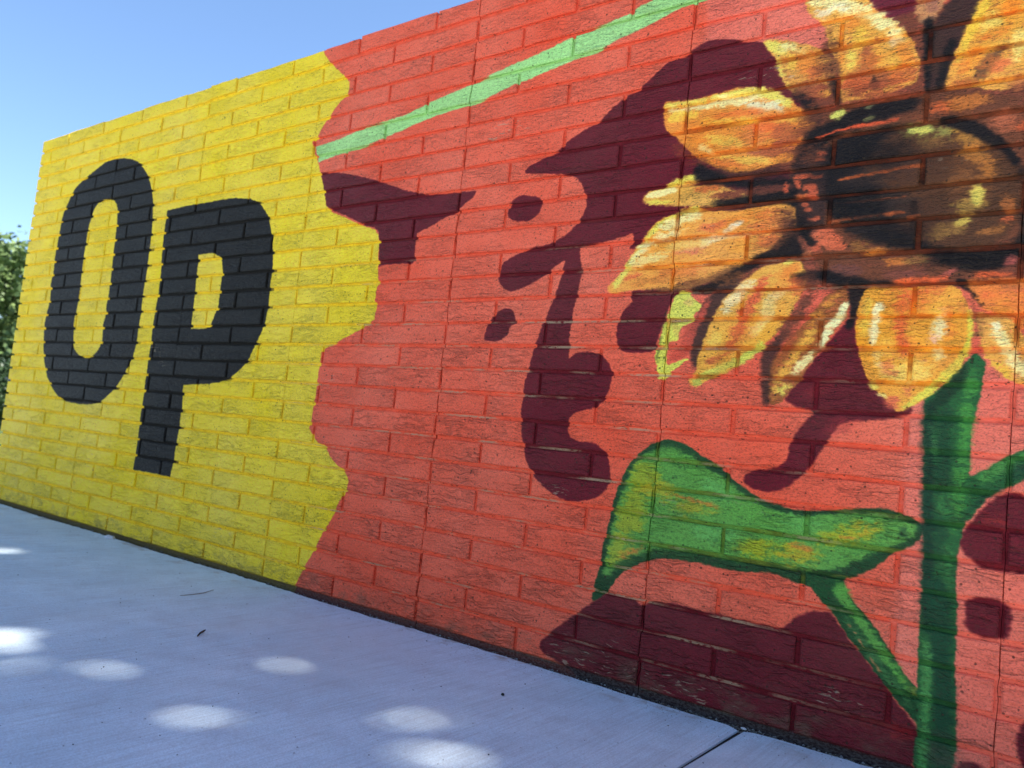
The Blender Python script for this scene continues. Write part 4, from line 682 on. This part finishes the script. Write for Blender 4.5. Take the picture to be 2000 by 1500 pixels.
CONTROL = [-16, -12, -8, -4, 0, 4, 8, 12, 16, 20]
pieces = []          # (k0, k1, row, left crack, right crack)
for r in range(1, NROW + 1):
    joints = [KL] + [k for k in range(-16, 25) if (k % 2 == 0) == (r % 2 == 1) and k > KL + .5]
    if joints[-1] < KR: joints.append(KR)
    for a, b in zip(joints, joints[1:]):
        c = [k for k in CONTROL if a < k < b and k > -16]
        cuts = [a] + c + [b]
        for i in range(len(cuts) - 1):
            pieces.append((cuts[i], cuts[i + 1], r, cuts[i] if i > 0 else None, cuts[i + 1] if i < len(cuts) - 2 else None))
def shown(p):
    a, b, r = p[:3]; pts = [project((k * U, 0, z * RH)) for k in (a, b) for z in (r - 1, r)]
    if None in pts: return 0
    xs = [min(2000, max(0, q[0])) for q in pts]; ys = [min(1500, max(0, q[1])) for q in pts]
    return (max(xs) - min(xs)) * (max(ys) - min(ys))
order = sorted(pieces, key=shown, reverse=True); single = set(order[:298])
variants = []
for v in range(14):
    V, F = brick_verts(-U + J / 2, U - J / 2, -RH / 2 + J / 2, RH / 2 - J / 2)
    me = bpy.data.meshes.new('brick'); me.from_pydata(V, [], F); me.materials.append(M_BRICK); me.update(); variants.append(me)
restV, restF = [], []
for p in pieces:
    a, b, r, cl, cr = p; zc = (r - .5) * RH
    proud = random.gauss(0, .0007); dz = random.gauss(0, .0006); tilt = random.gauss(0, .0016)
    if r == NROW: dz += .002 + (.006 if -3 <= a < 0 else 0) + random.uniform(-.002, .003)
    left_end = abs(a - KL) < .01
    if p in single and cl is None and cr is None and abs(b - a - 2) < .01:
        o = bpy.data.objects.new('brick', random.choice(variants)); C.objects.link(o); o.parent = wall
        o.location = ((a + b) / 2 * U, proud, zc + dz); o.rotation_euler = (random.gauss(0, .004), tilt, random.gauss(0, .0025))
        continue
    x0 = a * U + (0 if left_end else (J / 2 if cl is None else 0)); x1 = b * U - (J / 2 if cr is None else 0)
    V, F = brick_verts(x0, x1, -RH / 2 + J / 2, RH / 2 - J / 2, depth=THICK - .001 if left_end and r % 2 else DEP, crackL=cl, crackR=cr, zoff=zc)
    if p in single:
        cxm = (x0 + x1) / 2
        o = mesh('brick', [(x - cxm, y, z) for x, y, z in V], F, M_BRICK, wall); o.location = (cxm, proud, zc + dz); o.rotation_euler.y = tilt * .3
    else:
        n = len(restV); restV += [(x, y + proud, z + zc + dz) for x, y, z in V]; restF += [tuple(i + n for i in f) for f in F]
    if left_end and r % 2 == 0:           # the brick behind it, on the short side
        V, F = brick_verts(x0, x0 + .1, -RH / 2 + J / 2, RH / 2 - J / 2, depth=THICK - .001)
        V = [(x, y + DEP + J if i < 24 else y, z) for i, (x, y, z) in enumerate(V)]
        n = len(restV); restV += [(x, y, z + zc + dz) for x, y, z in V]; restF += [tuple(i + n for i in f) for f in F]
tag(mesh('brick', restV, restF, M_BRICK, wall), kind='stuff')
# mortar core, parted at the movement cracks
def core(name, k0, k1):
    zs = [i * .02 for i in range(-6, int(NROW * RH / .02) + 1)] + [NROW * RH - .004]
    L = [(k0 * U + .012 if k0 == KL else crackx(k0, z) + gap(k0, z), z) for z in zs]
    R = [(k1 * U if k1 == KR else crackx(k1, z) - gap(k1, z), z) for z in zs]
    V, F = [], []; REC = .0072
    for (xl, z), (xr, _) in zip(L, R): V += [(xl, REC, z), (xr, REC, z), (xl, .09, z), (xr, .09, z)]
    n = len(zs)
    for i in range(n - 1):
        a, b = 4 * i, 4 * i + 4; F += [(a, a + 1, b + 1, b), (a + 2, a, b, b + 2), (a + 1, a + 3, b + 3, b + 1)]
    t = 4 * (n - 1); F.append((t, t + 1, t + 3, t + 2))
    return mesh(name, V, F, M_JOINT, wall)
cs = [KL] + [k for k in CONTROL if k > -16 and k < KR] + [KR]
for a, b in zip(cs, cs[1:]): core('mortar', a, b)
bm = bmesh.new(); bmesh.ops.create_cube(bm, size=1)
x0, x1 = KL * U + .012, KR * U
for v in bm.verts: v.co = (x0 if v.co.x < 0 else x1, .088 if v.co.y < 0 else THICK - .006, -.15 if v.co.z < 0 else NROW * RH - .005)
bmobj('wall_core', bm, M_JOINT, wall)

# ------------------------------------------------------------------ ground
GZ = -.008                                        # top of the pavement
def concrete():
    T = NT('broomed_concrete'); tc = T.n('ShaderNodeTexCoord'); P = tc.outputs['Object']
    ge = T.n('ShaderNodeNewGeometry'); P = ge.outputs['Position']
    broom = T.noise(T.scalev(P, (210, 5, 5)), 1, 3, .6); broom2 = T.noise(T.scalev(P, (60, 3, 3)), 1, 2, .5)
    fine = T.noise(P, 420, 3, .7); blot = T.noise(P, 3.2, 5, .6); blot2 = T.noise(P, 14, 4, .6)
    col = T.mix(T.ramp(blot, .3, .7), (.54, .66, .74), (.67, .785, .855))
    col = T.mix(T.math('MULTIPLY', T.ramp(blot2, .42, .75), .34), col, (.44, .46, .50))
    col = T.mix(T.ramp(fine, .35, .7, .0, .42), col, (.24, .225, .21))
    col = T.mix(T.ramp(broom, .4, .7, 0., .26), col, (.27, .25, .235))
    vo = T.n('ShaderNodeTexVoronoi'); T.l(P, vo.inputs['Vector']); vo.inputs['Scale'].default_value = 46
    sp = T.math('MULTIPLY', T.ramp(vo.outputs['Distance'], .06, .10, 1., 0.), T.ramp(T.noise(P, 23, 1), .56, .6))
    col = T.mix(T.math('MULTIPLY', sp, .8), col, (.05, .045, .04))
    sy = T.n('ShaderNodeSeparateXYZ'); T.l(P, sy.inputs[0])
    rust = T.math('MULTIPLY', T.ramp(sy.outputs[1], -.14, -.03), T.ramp(T.noise(T.scalev(P, (9, 16, 1)), 1, 4, .65), .52, .68))
    col = T.mix(T.math('MULTIPLY', rust, .55), col, (.30, .20, .13))
    far = T.ramp(T.noise(P, 1.4, 3), .5, .66)
    col = T.mix(T.math('MULTIPLY', far, .34), col, (.46, .47, .47))
    h = T.math('ADD', T.math('MULTIPLY', broom, .6), T.math('ADD', T.math('MULTIPLY', fine, .5), T.math('MULTIPLY', broom2, .5)))
    return T.fin(col, .85, T.bump(h, .55, .0016), .25)
M_CONC = concrete()
def plain(name, c1, c2, scale, rough=.9, bump=.004):
    T = NT(name); P = T.n('ShaderNodeNewGeometry').outputs['Position']
    n = T.noise(P, scale, 5, .65); n2 = T.noise(P, scale * 7, 3, .6)
    col = T.mix(T.ramp(T.math('MULTIPLY_ADD', n2, .5, T.math('MULTIPLY', n, .5)), .3, .7), c1, c2)
    return T.fin(col, rough, T.bump(n2, .8, bump), .2)
M_SOIL = plain('soil', (.010, .009, .008), (.042, .036, .031), 60)
M_LAWN = plain('lawn', (.045, .075, .02), (.10, .13, .04), 1.5, .9, .03)
M_ASPH = plain('asphalt', (.045, .045, .047), (.07, .07, .07), 8)
bm = bmesh.new(); bmesh.ops.create_grid(bm, x_segments=8, y_segments=8, size=400)
g = bmobj('ground', bm, M_LAWN); g.location.z = -.075; tag(g, kind='structure')
pav = empty('pavement', (0, 0, 0)); tag(pav, kind='structure')
def slab(x0, x1, y0, y1):
    """concrete slab with a broken edge along the wall and rounded tooled arrises"""
    NY = 40 if y1 > -1 else 2; nx = max(4, int((x1 - x0) / (.02 if y1 > -1 else .3))); V, F = [], []
    for i in range(nx + 1):
        x = x0 + (x1 - x0) * i / nx
        j = .004 * math.sin(x * 7) + random.uniform(-.0022, .0022) + (random.uniform(-.006, .004) if random.random() < .12 else 0)
        V += [(x, y1 + j, GZ - .09)] + [(x, y1 + j, GZ - .004), (x, y1 + j - .005, GZ)] + [(x, y1 - .02 - (y1 - .02 - y0) * q / NY, GZ) for q in range(1, NY + 1)] + [(x, y0, GZ - .09)]
    M = NY + 4; V = [list(v) for v in V]
    for i, s in ((0, 1), (nx, -1)):                   # wavering ends, with the arris rubbed down
        for q in range(M):
            V[M * i + q][0] += s * (random.uniform(-.0012, .0012) + .0016 * math.sin(V[M * i + q][1] * 9 + x0))
            if 0 < q < M - 1: V[M * i + q][2] -= .004
    for i in range(nx):
        a = M * i; b = a + M; F += [(a + q, b + q, b + q + 1, a + q + 1) for q in range(M - 1)]
    F += [tuple(range(M)), tuple(M * nx + q for q in range(M - 1, -1, -1))]
    return mesh('slab', V, F, M_CONC, pav)
sj = [-14.0, -8.4, -3.55, 5.47 * U, 5.7, 10.5]
for a, b in zip(sj, sj[1:]): slab(a + .0045, b - .0045, -3.2, -.0205)
for j in range(4):  # unseen outer slabs, added to bounce sunlight onto the wall
    for a, b in zip(sj, sj[1:]): slab(a + .0045, b - .0045, -3.207 - 2.6 * (j + 1) + .007, -3.207 - 2.6 * j)
# dirt-filled gap between slab and wall
nx = 420; tag(mesh('joint_filler', [(5.47 * U - .02, -3, GZ - .008), (5.47 * U + .02, -3, GZ - .008), (5.47 * U + .02, -.03, GZ - .008), (5.47 * U - .02, -.03, GZ - .008)], [(0, 1, 2, 3)], M_SOIL), kind='structure')
V, F = [], []
for i in range(nx + 1):
    x = -3.2 + 6.6 * i / nx
    for j in range(5):
        V.append((x, -.05 + .062 * j / 4, -.023 + random.uniform(-.005, .005) + (.010 * math.sin(x * 5 + 1) * .5 if 0 < j < 4 else 0)))
for i in range(nx):
    for j in range(4): a = 5 * i + j; F.append((a, a + 5, a + 6, a + 1))
tag(mesh('soil', V, F, M_SOIL), kind='structure')
tag(mesh('road', [(-60, 4.4, -.068), (60, 4.4, -.068), (60, 11, -.068), (-60, 11, -.068)], [(0, 1, 2, 3)], M_ASPH), kind='structure')

# grit and crumbs in the gap
M_GRIT = plain('grit', (.10, .09, .08), (.42, .39, .36), 90)
def chunk(V, F, c, s):
    n = len(V); V += [(c[0] + s * random.uniform(.6, 1) * x, c[1] + s * random.uniform(.6, 1) * y, c[2] + s * random.uniform(.35, .8) * z) for x, y, z in ((1, 0, 0), (-1, 0, 0), (0, 1, 0), (0, -1, 0), (0, 0, 1), (0, 0, -1))]
    F += [(n + a, n + b, n + c_) for a, b, c_ in ((0, 2, 4), (2, 1, 4), (1, 3, 4), (3, 0, 4), (2, 0, 5), (1, 2, 5), (3, 1, 5), (0, 3, 5))]
V, F = [], []
for _ in range(2600):
    x = random.triangular(-2.4, 1.6, 1.25); chunk(V, F, (x, random.uniform(-.027, .004), -.018 + random.uniform(-.003, .006)), random.choice((.0012, .0018, .0025, .004)))
for _ in range(420):
    x = random.triangular(-1.6, 1.5, .9); chunk(V, F, (x, -.028 - abs(random.gauss(0, .035)), GZ + .0004), random.choice((.0008, .0011, .0016)))
tag(mesh('grit', V, F, M_GRIT), kind='stuff')
M_SPECK = plain('dark_speck', (.02, .017, .014), (.05, .04, .03), 200)
V, F = [], []
for _ in range(240):
    chunk(V, F, (random.uniform(-2.2, 1.5), random.uniform(-1.15, -.05), GZ + .0005), random.choice((.0009, .0012, .0016, .0022)))
tag(mesh('soil_crumbs', V, F, M_SPECK), kind='stuff')
def pix(u, v, z=GZ):
    d = right * ((u - 1000) / 1557) + down * ((v - 750) / 1557) + fwd; return CAM + d * ((z - CAM.z) / d.z)
M_TWIG = plain('bark_brown', (.035, .025, .018), (.09, .065, .045), 150)
def tube(name, pts, rad, mat, parent=None, seg=6):
    bm = bmesh.new(); rings = []
    for i, p in enumerate(pts):
        p = Vector(p); d = (Vector(pts[min(i + 1, len(pts) - 1)]) - Vector(pts[max(i - 1, 0)])).normalized()
        a = d.cross(Vector((.3, .2, 1))).normalized(); b = d.cross(a); r = rad[i] if isinstance(rad, (list, tuple)) else rad
        rings.append([bm.verts.new(p + (a * math.cos(2 * math.pi * k / seg) + b * math.sin(2 * math.pi * k / seg)) * r) for k in range(seg)])
    for A, Bq in zip(rings, rings[1:]):
        for k in range(seg): bm.faces.new((A[k], A[(k + 1) % seg], Bq[(k + 1) % seg], Bq[k]))
    bm.faces.new(rings[0]); bm.faces.new(rings[-1][::-1])
    return bmobj(name, bm, mat, parent, True)
a, b = Vector((-.2145, -.454, GZ + .004)), Vector((-.196, -.432, GZ + .006))
a, b = pix(386, 1242, GZ + .003), pix(397, 1233, GZ + .004)
tag(tube('twig', [a, a.lerp(b, .5) + Vector((0, 0, .002)), b, b + (b - a) * .2 + Vector((.004, 0, .002))], [.0016, .0022, .0026, .0012], M_TWIG), 'short stubby brown twig lying alone on the open concrete', 'twig')
q = [pix(352, 1163, GZ + .002), pix(375, 1161, GZ + .003), pix(398, 1158, GZ + .003), pix(417, 1152, GZ + .002)]
tag(tube('grass_stem', q, [.0006, .001, .001, .0006], plain('dry_stem', (.16, .13, .10), (.25, .2, .15), 80)), 'long thin dry stem lying on the concrete in front of the yellow paint', 'stem')
c = pix(982, 1356, GZ + .0025); V, F = [], []
bm = bmesh.new(); bmesh.ops.create_icosphere(bm, subdivisions=2, radius=.0034)
for v in bm.verts: v.co *= random.uniform(.85, 1.1); v.co.z *= .75
sd = bmobj('seed', bm, M_SPECK, None, True); sd.location = c; tag(sd, 'small round black seed lying alone on the pale concrete', 'seed')
c = pix(474, 475 + 769); bm = bmesh.new(); bmesh.ops.create_icosphere(bm, subdivisions=2, radius=.0026)
for v in bm.verts: v.co *= random.uniform(.8, 1.15); v.co.z *= .6
def leaf(name, c, ln, wd, ang, curl, mat):
    V, F = [], []; n = 7
    for i in range(n):
        t = i / (n - 1); wv = wd * math.sin(math.pi * min(1, t * .92 + .06)) ** .8; x = (t - .5) * ln; z = curl * (4 * (t - .5) ** 2)
        V += [(x, -wv, z + .3 * wv), (x, 0, z), (x, wv, z + .35 * wv)]
    for i in range(n - 1):
        for j in (0, 1): a = 3 * i + j; F.append((a, a + 3, a + 4, a + 1))
    o = mesh(name, V, F, mat, None, True); o.location = c; o.rotation_euler = (random.uniform(-.2, .2), random.uniform(-.1, .1), ang)
    m = o.modifiers.new('thickness', 'SOLIDIFY'); m.thickness = .0006
    return o
M_DLEAF = plain('dry_leaf', (.24, .19, .12), (.42, .36, .25), 120, .8, .002)
for (u, v, ln, wd, an, lab) in ((1706, 1494, .030, .0055, .5, 'curled tan dry leaf in the dirt gap, nearest the green stem'), (1665, 1479, .026, .003, .9, 'thin pale dry leaf in the dirt gap behind the broader tan leaf')):
    p = pix(u, v, -.016); tag(leaf('dry_leaf', p, ln, wd, an, .004, M_DLEAF), lab, 'leaf', 'dry leaves in the gap below the wall')
for (u, v, s, lab) in ((214, 1051, .026, 'whitish mortar lump stuck at the foot of the yellow paint'), (1452, 1424, .0055, 'small grey mortar crumb at the head of the pavement joint')):
    bm = bmesh.new(); bmesh.ops.create_icosphere(bm, subdivisions=3, radius=s)
    for vv in bm.verts: vv.co *= random.uniform(.82, 1.12); vv.co.z *= .35; vv.co.y *= .55
    o = bmobj('mortar_lump', bm, plain('lime', (.50, .49, .50), (.66, .65, .66), 60), None, True); p = pix(u, v, GZ); o.location = (p.x, min(p.y, -.012), GZ + .001)
    tag(o, lab, 'mortar lump')

# dry needles and grass bits caught along the foot of the wall
V, F = [], []
for _ in range(520):
    x = random.triangular(-.6, 1.5, 1.22); y = random.uniform(-.022, -.002); l = random.uniform(.006, .022); an = random.gauss(0, .7); up = random.uniform(-.2, .55); w_ = random.uniform(.0004, .0009)
    p0 = Vector((x, y, -.018 + random.uniform(0, .006))); d = Vector((math.cos(an), .35 * math.sin(an), up)) * l; s_ = Vector((0, -.3, 1)).cross(d).normalized() * w_
    n = len(V); V += [p0 - s_, p0 + s_, p0 + d * .55 + s_ + Vector((0, 0, .001)), p0 + d * .55 - s_ + Vector((0, 0, .001)), p0 + d]; F += [(n, n + 1, n + 2, n + 3), (n + 3, n + 2, n + 4)]
tag(mesh('dry_grass', V, F, plain('straw', (.07, .055, .04), (.30, .25, .17), 140)), kind='stuff')

# ------------------------------------------------------------------ trees
def leafmat(name, c1, c2):
    T = NT(name); P = T.n('ShaderNodeNewGeometry').outputs['Position']
    oi = T.n('ShaderNodeNewGeometry'); n = T.noise(P, 2.2, 3); r = oi.outputs['Random Per Island']
    col = T.mix(T.math('MULTIPLY_ADD', n, .6, T.math('MULTIPLY', r, .4)), c1, c2)
    return T.fin(col, .5, None, .3)
M_LEAF1 = leafmat('shade_foliage', (.04, .075, .018), (.09, .14, .035)); M_LEAF2 = leafmat('far_foliage', (.05, .095, .025), (.20, .27, .09)); M_HEDGE = leafmat('hedge_foliage', (.02, .04, .012), (.05, .085, .025))
M_BARK = plain('bark', (.07, .055, .042), (.15, .12, .095), 20, .9, .02)
def leafcloud(name, cs, ln, wd, mat, parent, flat=.5):
    n = len(cs); cs = np.array(cs)
    d = rng.normal(size=(n, 3)); d[:, 2] *= flat; d /= np.linalg.norm(d, axis=1)[:, None]
    e = rng.normal(size=(n, 3)); e[:, 2] *= flat; e -= (e * d).sum(1)[:, None] * d; e /= np.linalg.norm(e, axis=1)[:, None]
    s = rng.uniform(.7, 1.3, (n, 1)); d = d * s * ln / 2; e = e * s * wd / 2
    V = np.stack([cs - d, cs + e - d * .1, cs + d, cs - e - d * .1], 1).reshape(-1, 3)
    me = bpy.data.meshes.new(name); me.from_pydata(V.tolist(), [], np.arange(4 * n).reshape(-1, 4).tolist()); me.materials.append(mat)
    o = bpy.data.objects.new(name, me); C.objects.link(o); o.parent = parent; return o
def clumps(center, rad, nclump, nleaf, spread):
    out = []
    for _ in range(nclump):
        v = rng.normal(size=3); v /= np.linalg.norm(v); v *= rng.random() ** .38
        c = np.array(center) + v * np.array(rad); out.append(c + rng.normal(size=(nleaf, 3)) * spread)
    return np.concatenate(out)
# far tree past the end of the wall
ft = empty('tree', (-20.2, 5.4, -.07)); tag(ft, 'bushy green tree standing in the distance past the end of the wall', 'tree')
cl = np.concatenate([clumps((0, 0, 2.35), (2.7, 2.7, 1.95), 350, 50, .22), clumps((1.2, .9, 2.8), (1.5, 1.5, 1.0), 60, 40, .2)])
leafcloud('crown', cl, .17, .10, M_LEAF2, ft, .8)
tube('trunk', [(0, 0, 0), (.05, 0, .8), (0, .05, 1.6), (.1, 0, 2.8)], [.2, .16, .14, .08], M_BARK, ft, 10)
for k in range(5):
    t = k * 1.26; tube('limb', [(.02, .02, 1.4 + .15 * k), (.6 * math.cos(t), .6 * math.sin(t), 2.2 + .1 * k), (1.5 * math.cos(t), 1.5 * math.sin(t), 3.1)], [.09, .06, .03], M_BARK, ft, 7)
sh = empty('shrub', (-12.3, 3.15, -.07)); tag(sh, 'dark rounded shrub just past the end of the wall, in front of the parked car', 'shrub')
leafcloud('foliage', np.concatenate([clumps((0, 0, .54), (.95, .95, .46), 90, 45, .10), clumps((.5, .3, .45), (.6, .6, .4), 30, 40, .1)]), .085, .05, M_HEDGE, sh, .8)
tube('stem', [(0, 0, 0), (.02, .01, .3), (.05, .05, .7)], [.05, .04, .02], M_BARK, sh, 7)
hg = empty('hedge', (-22.5, 7.5, -.07)); tag(hg, 'dark low hedge behind the distant parked car', 'hedge')
hc = np.concatenate([clumps((x, 0.5 * math.sin(x), .7), (.8, .6, .65), 26, 40, .14) for x in np.arange(-6, 6.1, 1.0)]); leafcloud('foliage', hc, .11, .07, M_HEDGE, hg, .8)

# unseen shade tree behind the wall, crown cut to place shade and sun spots
st = empty('shade_tree', (5.2, 2.6, -.07)); tag(st, 'tall broad shade tree behind the wall with its crown cut to dapple the pavement', 'tree')
DAP = [(8, 1246, .066, .040), (205, 1308, .026, .018), (40, 1300, .018, .012), (5, 1076, .034, .026), (505, 1258, .006, .004), (562, 1303, .010, .006), (395, 1400, .016, .010), (470, 1404, .010, .006), (775, 1410, .014, .010), (868, 1402, .010, .006), (830, 1476, .020, .012), (915, 1484, .012, .008), (690, 1495, .010, .006), (30, 1168, .002, .0)]
lo, hi = Vector((-2.4, -1.12)), Vector((1.75, .02))
N = 34000
gx = rng.uniform(lo.x - .5, hi.x + .7, N); gy = rng.uniform(lo.y - .5, hi.y + .4, N)
hz = 9.4 + rng.uniform(-1.0, 1.2, N) + .35 * np.sin(gx * 1.7) + .3 * np.cos(gy * 2.1 + gx)
tt = hz / SUN.z; cx = gx + SUN.x * tt; cy = gy + SUN.y * tt
keep = (gy > -1.12 + (gx - .50) * 1.12) & (gx < 1.6)
for (u, v, rx, ry) in DAP:
    p = pix(u, v); dx = (gx - p.x); dy = (gy - p.y); keep &= ((dx / (rx + .042)) ** 2 + (dy / (ry + .042)) ** 2 > 1) 
cs = np.stack([cx, cy, hz], 1)[keep] - np.array((5.2, 2.6, -.07))
leafcloud('crown', cs, .13, .085, M_LEAF1, st, .35)
tube('trunk', [(0, 0, 0), (-.05, -.02, 2.2), (-.2, -.3, 5.0), (-.4, -.9, 7.4)], [.30, .24, .19, .13], M_BARK, st, 12)
for k, (ex, ey) in enumerate(((-3.2, -2.6), (-2.0, -1.2), (-1.6, -2.8), (1.6, -2.4), (2.0, -1.0), (.2, -.4))):
    tube('limb', [(-.2 - .03 * k, -.3 - .08 * k, 5.2 + .45 * k), (ex * .5 - .1, ey * .5 - .2, 6.9 + .15 * k), (ex, ey, 9.4)], [.11, .08, .03], M_BARK, st, 8)

# dark car parked beyond the wall's end
def car():
    root = empty('parked_car', (-16.9, 3.9, -.068)); tag(root, 'dark car parked far off, half hidden behind the dark shrub', 'car')
    T = NT('dark_car_paint'); T.b.inputs['Coat Weight'].default_value = 1.0; body_m = T.fin((.025, .027, .032), .3, None, .5)
    T = NT('car_glass'); glass = T.fin((.02, .022, .024), .05, None, .6)
    rub = plain('tyre_rubber', (.015, .015, .015), (.03, .03, .03), 60); T = NT('alloy'); alloy = T.fin((.5, .5, .52), .35)
    prof = [(-2.1, .32), (-2.12, .62), (-2.0, .84), (-1.75, .93), (-1.25, 1.36), (-.2, 1.44), (.55, 1.36), (1.15, .96), (1.85, .84), (2.08, .66), (2.1, .36)]
    bm = bmesh.new(); rows = []
    for y, k in ((-.85, .97), (-.80, 1), (.80, 1), (.85, .97)):
        rows.append([bm.verts.new((x * k, y * (1 if z < .95 else .84), .32 + (z - .32) * (1 if abs(y) < .83 else .97))) for x, z in prof])
    for A, B in zip(rows, rows[1:]):
        for i in range(len(prof)): bm.faces.new((A[i], A[(i + 1) % len(prof)], B[(i + 1) % len(prof)], B[i]))
    bm.faces.new(rows[0]); bm.faces.new(rows[-1][::-1]); bmobj('body', bm, body_m, root)
    for s in (-1, 1):
        y = s * .722
        mesh('side_window', [(-1.35, y + s * .1, .96), (.95, y + s * .1, .96), (.45, y, 1.31), (-1.1, y, 1.31)], [(0, 1, 2, 3)], glass, root)
    for nm, a, b in (('windscreen', (1.12, .985), (.60, 1.345)), ('rear_window', (-1.71, .975), (-1.28, 1.345))):
        o = .02 if nm == 'windscreen' else -.02
        mesh(nm, [(a[0] + o, -.64, a[1] + .012), (a[0] + o, .64, a[1] + .012), (b[0] + o, .60, b[1] + .012), (b[0] + o, -.60, b[1] + .012)], [(0, 1, 2, 3)], glass, root)
    for x in (-1.3, 1.32):
        for s in (-1, 1):
            for nm, r, wd, mm in (('tyre', .32, .2, rub), ('rim', .2, .22, alloy)):
                bm = bmesh.new(); bmesh.ops.create_cone(bm, cap_ends=True, segments=20, radius1=r, radius2=r, depth=wd)
                bmesh.ops.rotate(bm, verts=bm.verts, matrix=Matrix.Rotation(math.pi / 2, 3, 'X'))
                o = bmobj('wheel' if nm == 'tyre' else 'rim', bm, mm, root if nm == 'tyre' else wh, False)
                if nm == 'tyre': wh = o; o.location = (x, s * .76, .32)
    for s in (-.6, .6):
        bm = bmesh.new(); bmesh.ops.create_cube(bm, size=1)
        for v in bm.verts: v.co = (2.03 + v.co.x * .14, s + v.co.y * .34, .68 + v.co.z * .13)
        bmobj('headlight', bm, alloy, root)
    root.rotation_euler.z = .12
car()
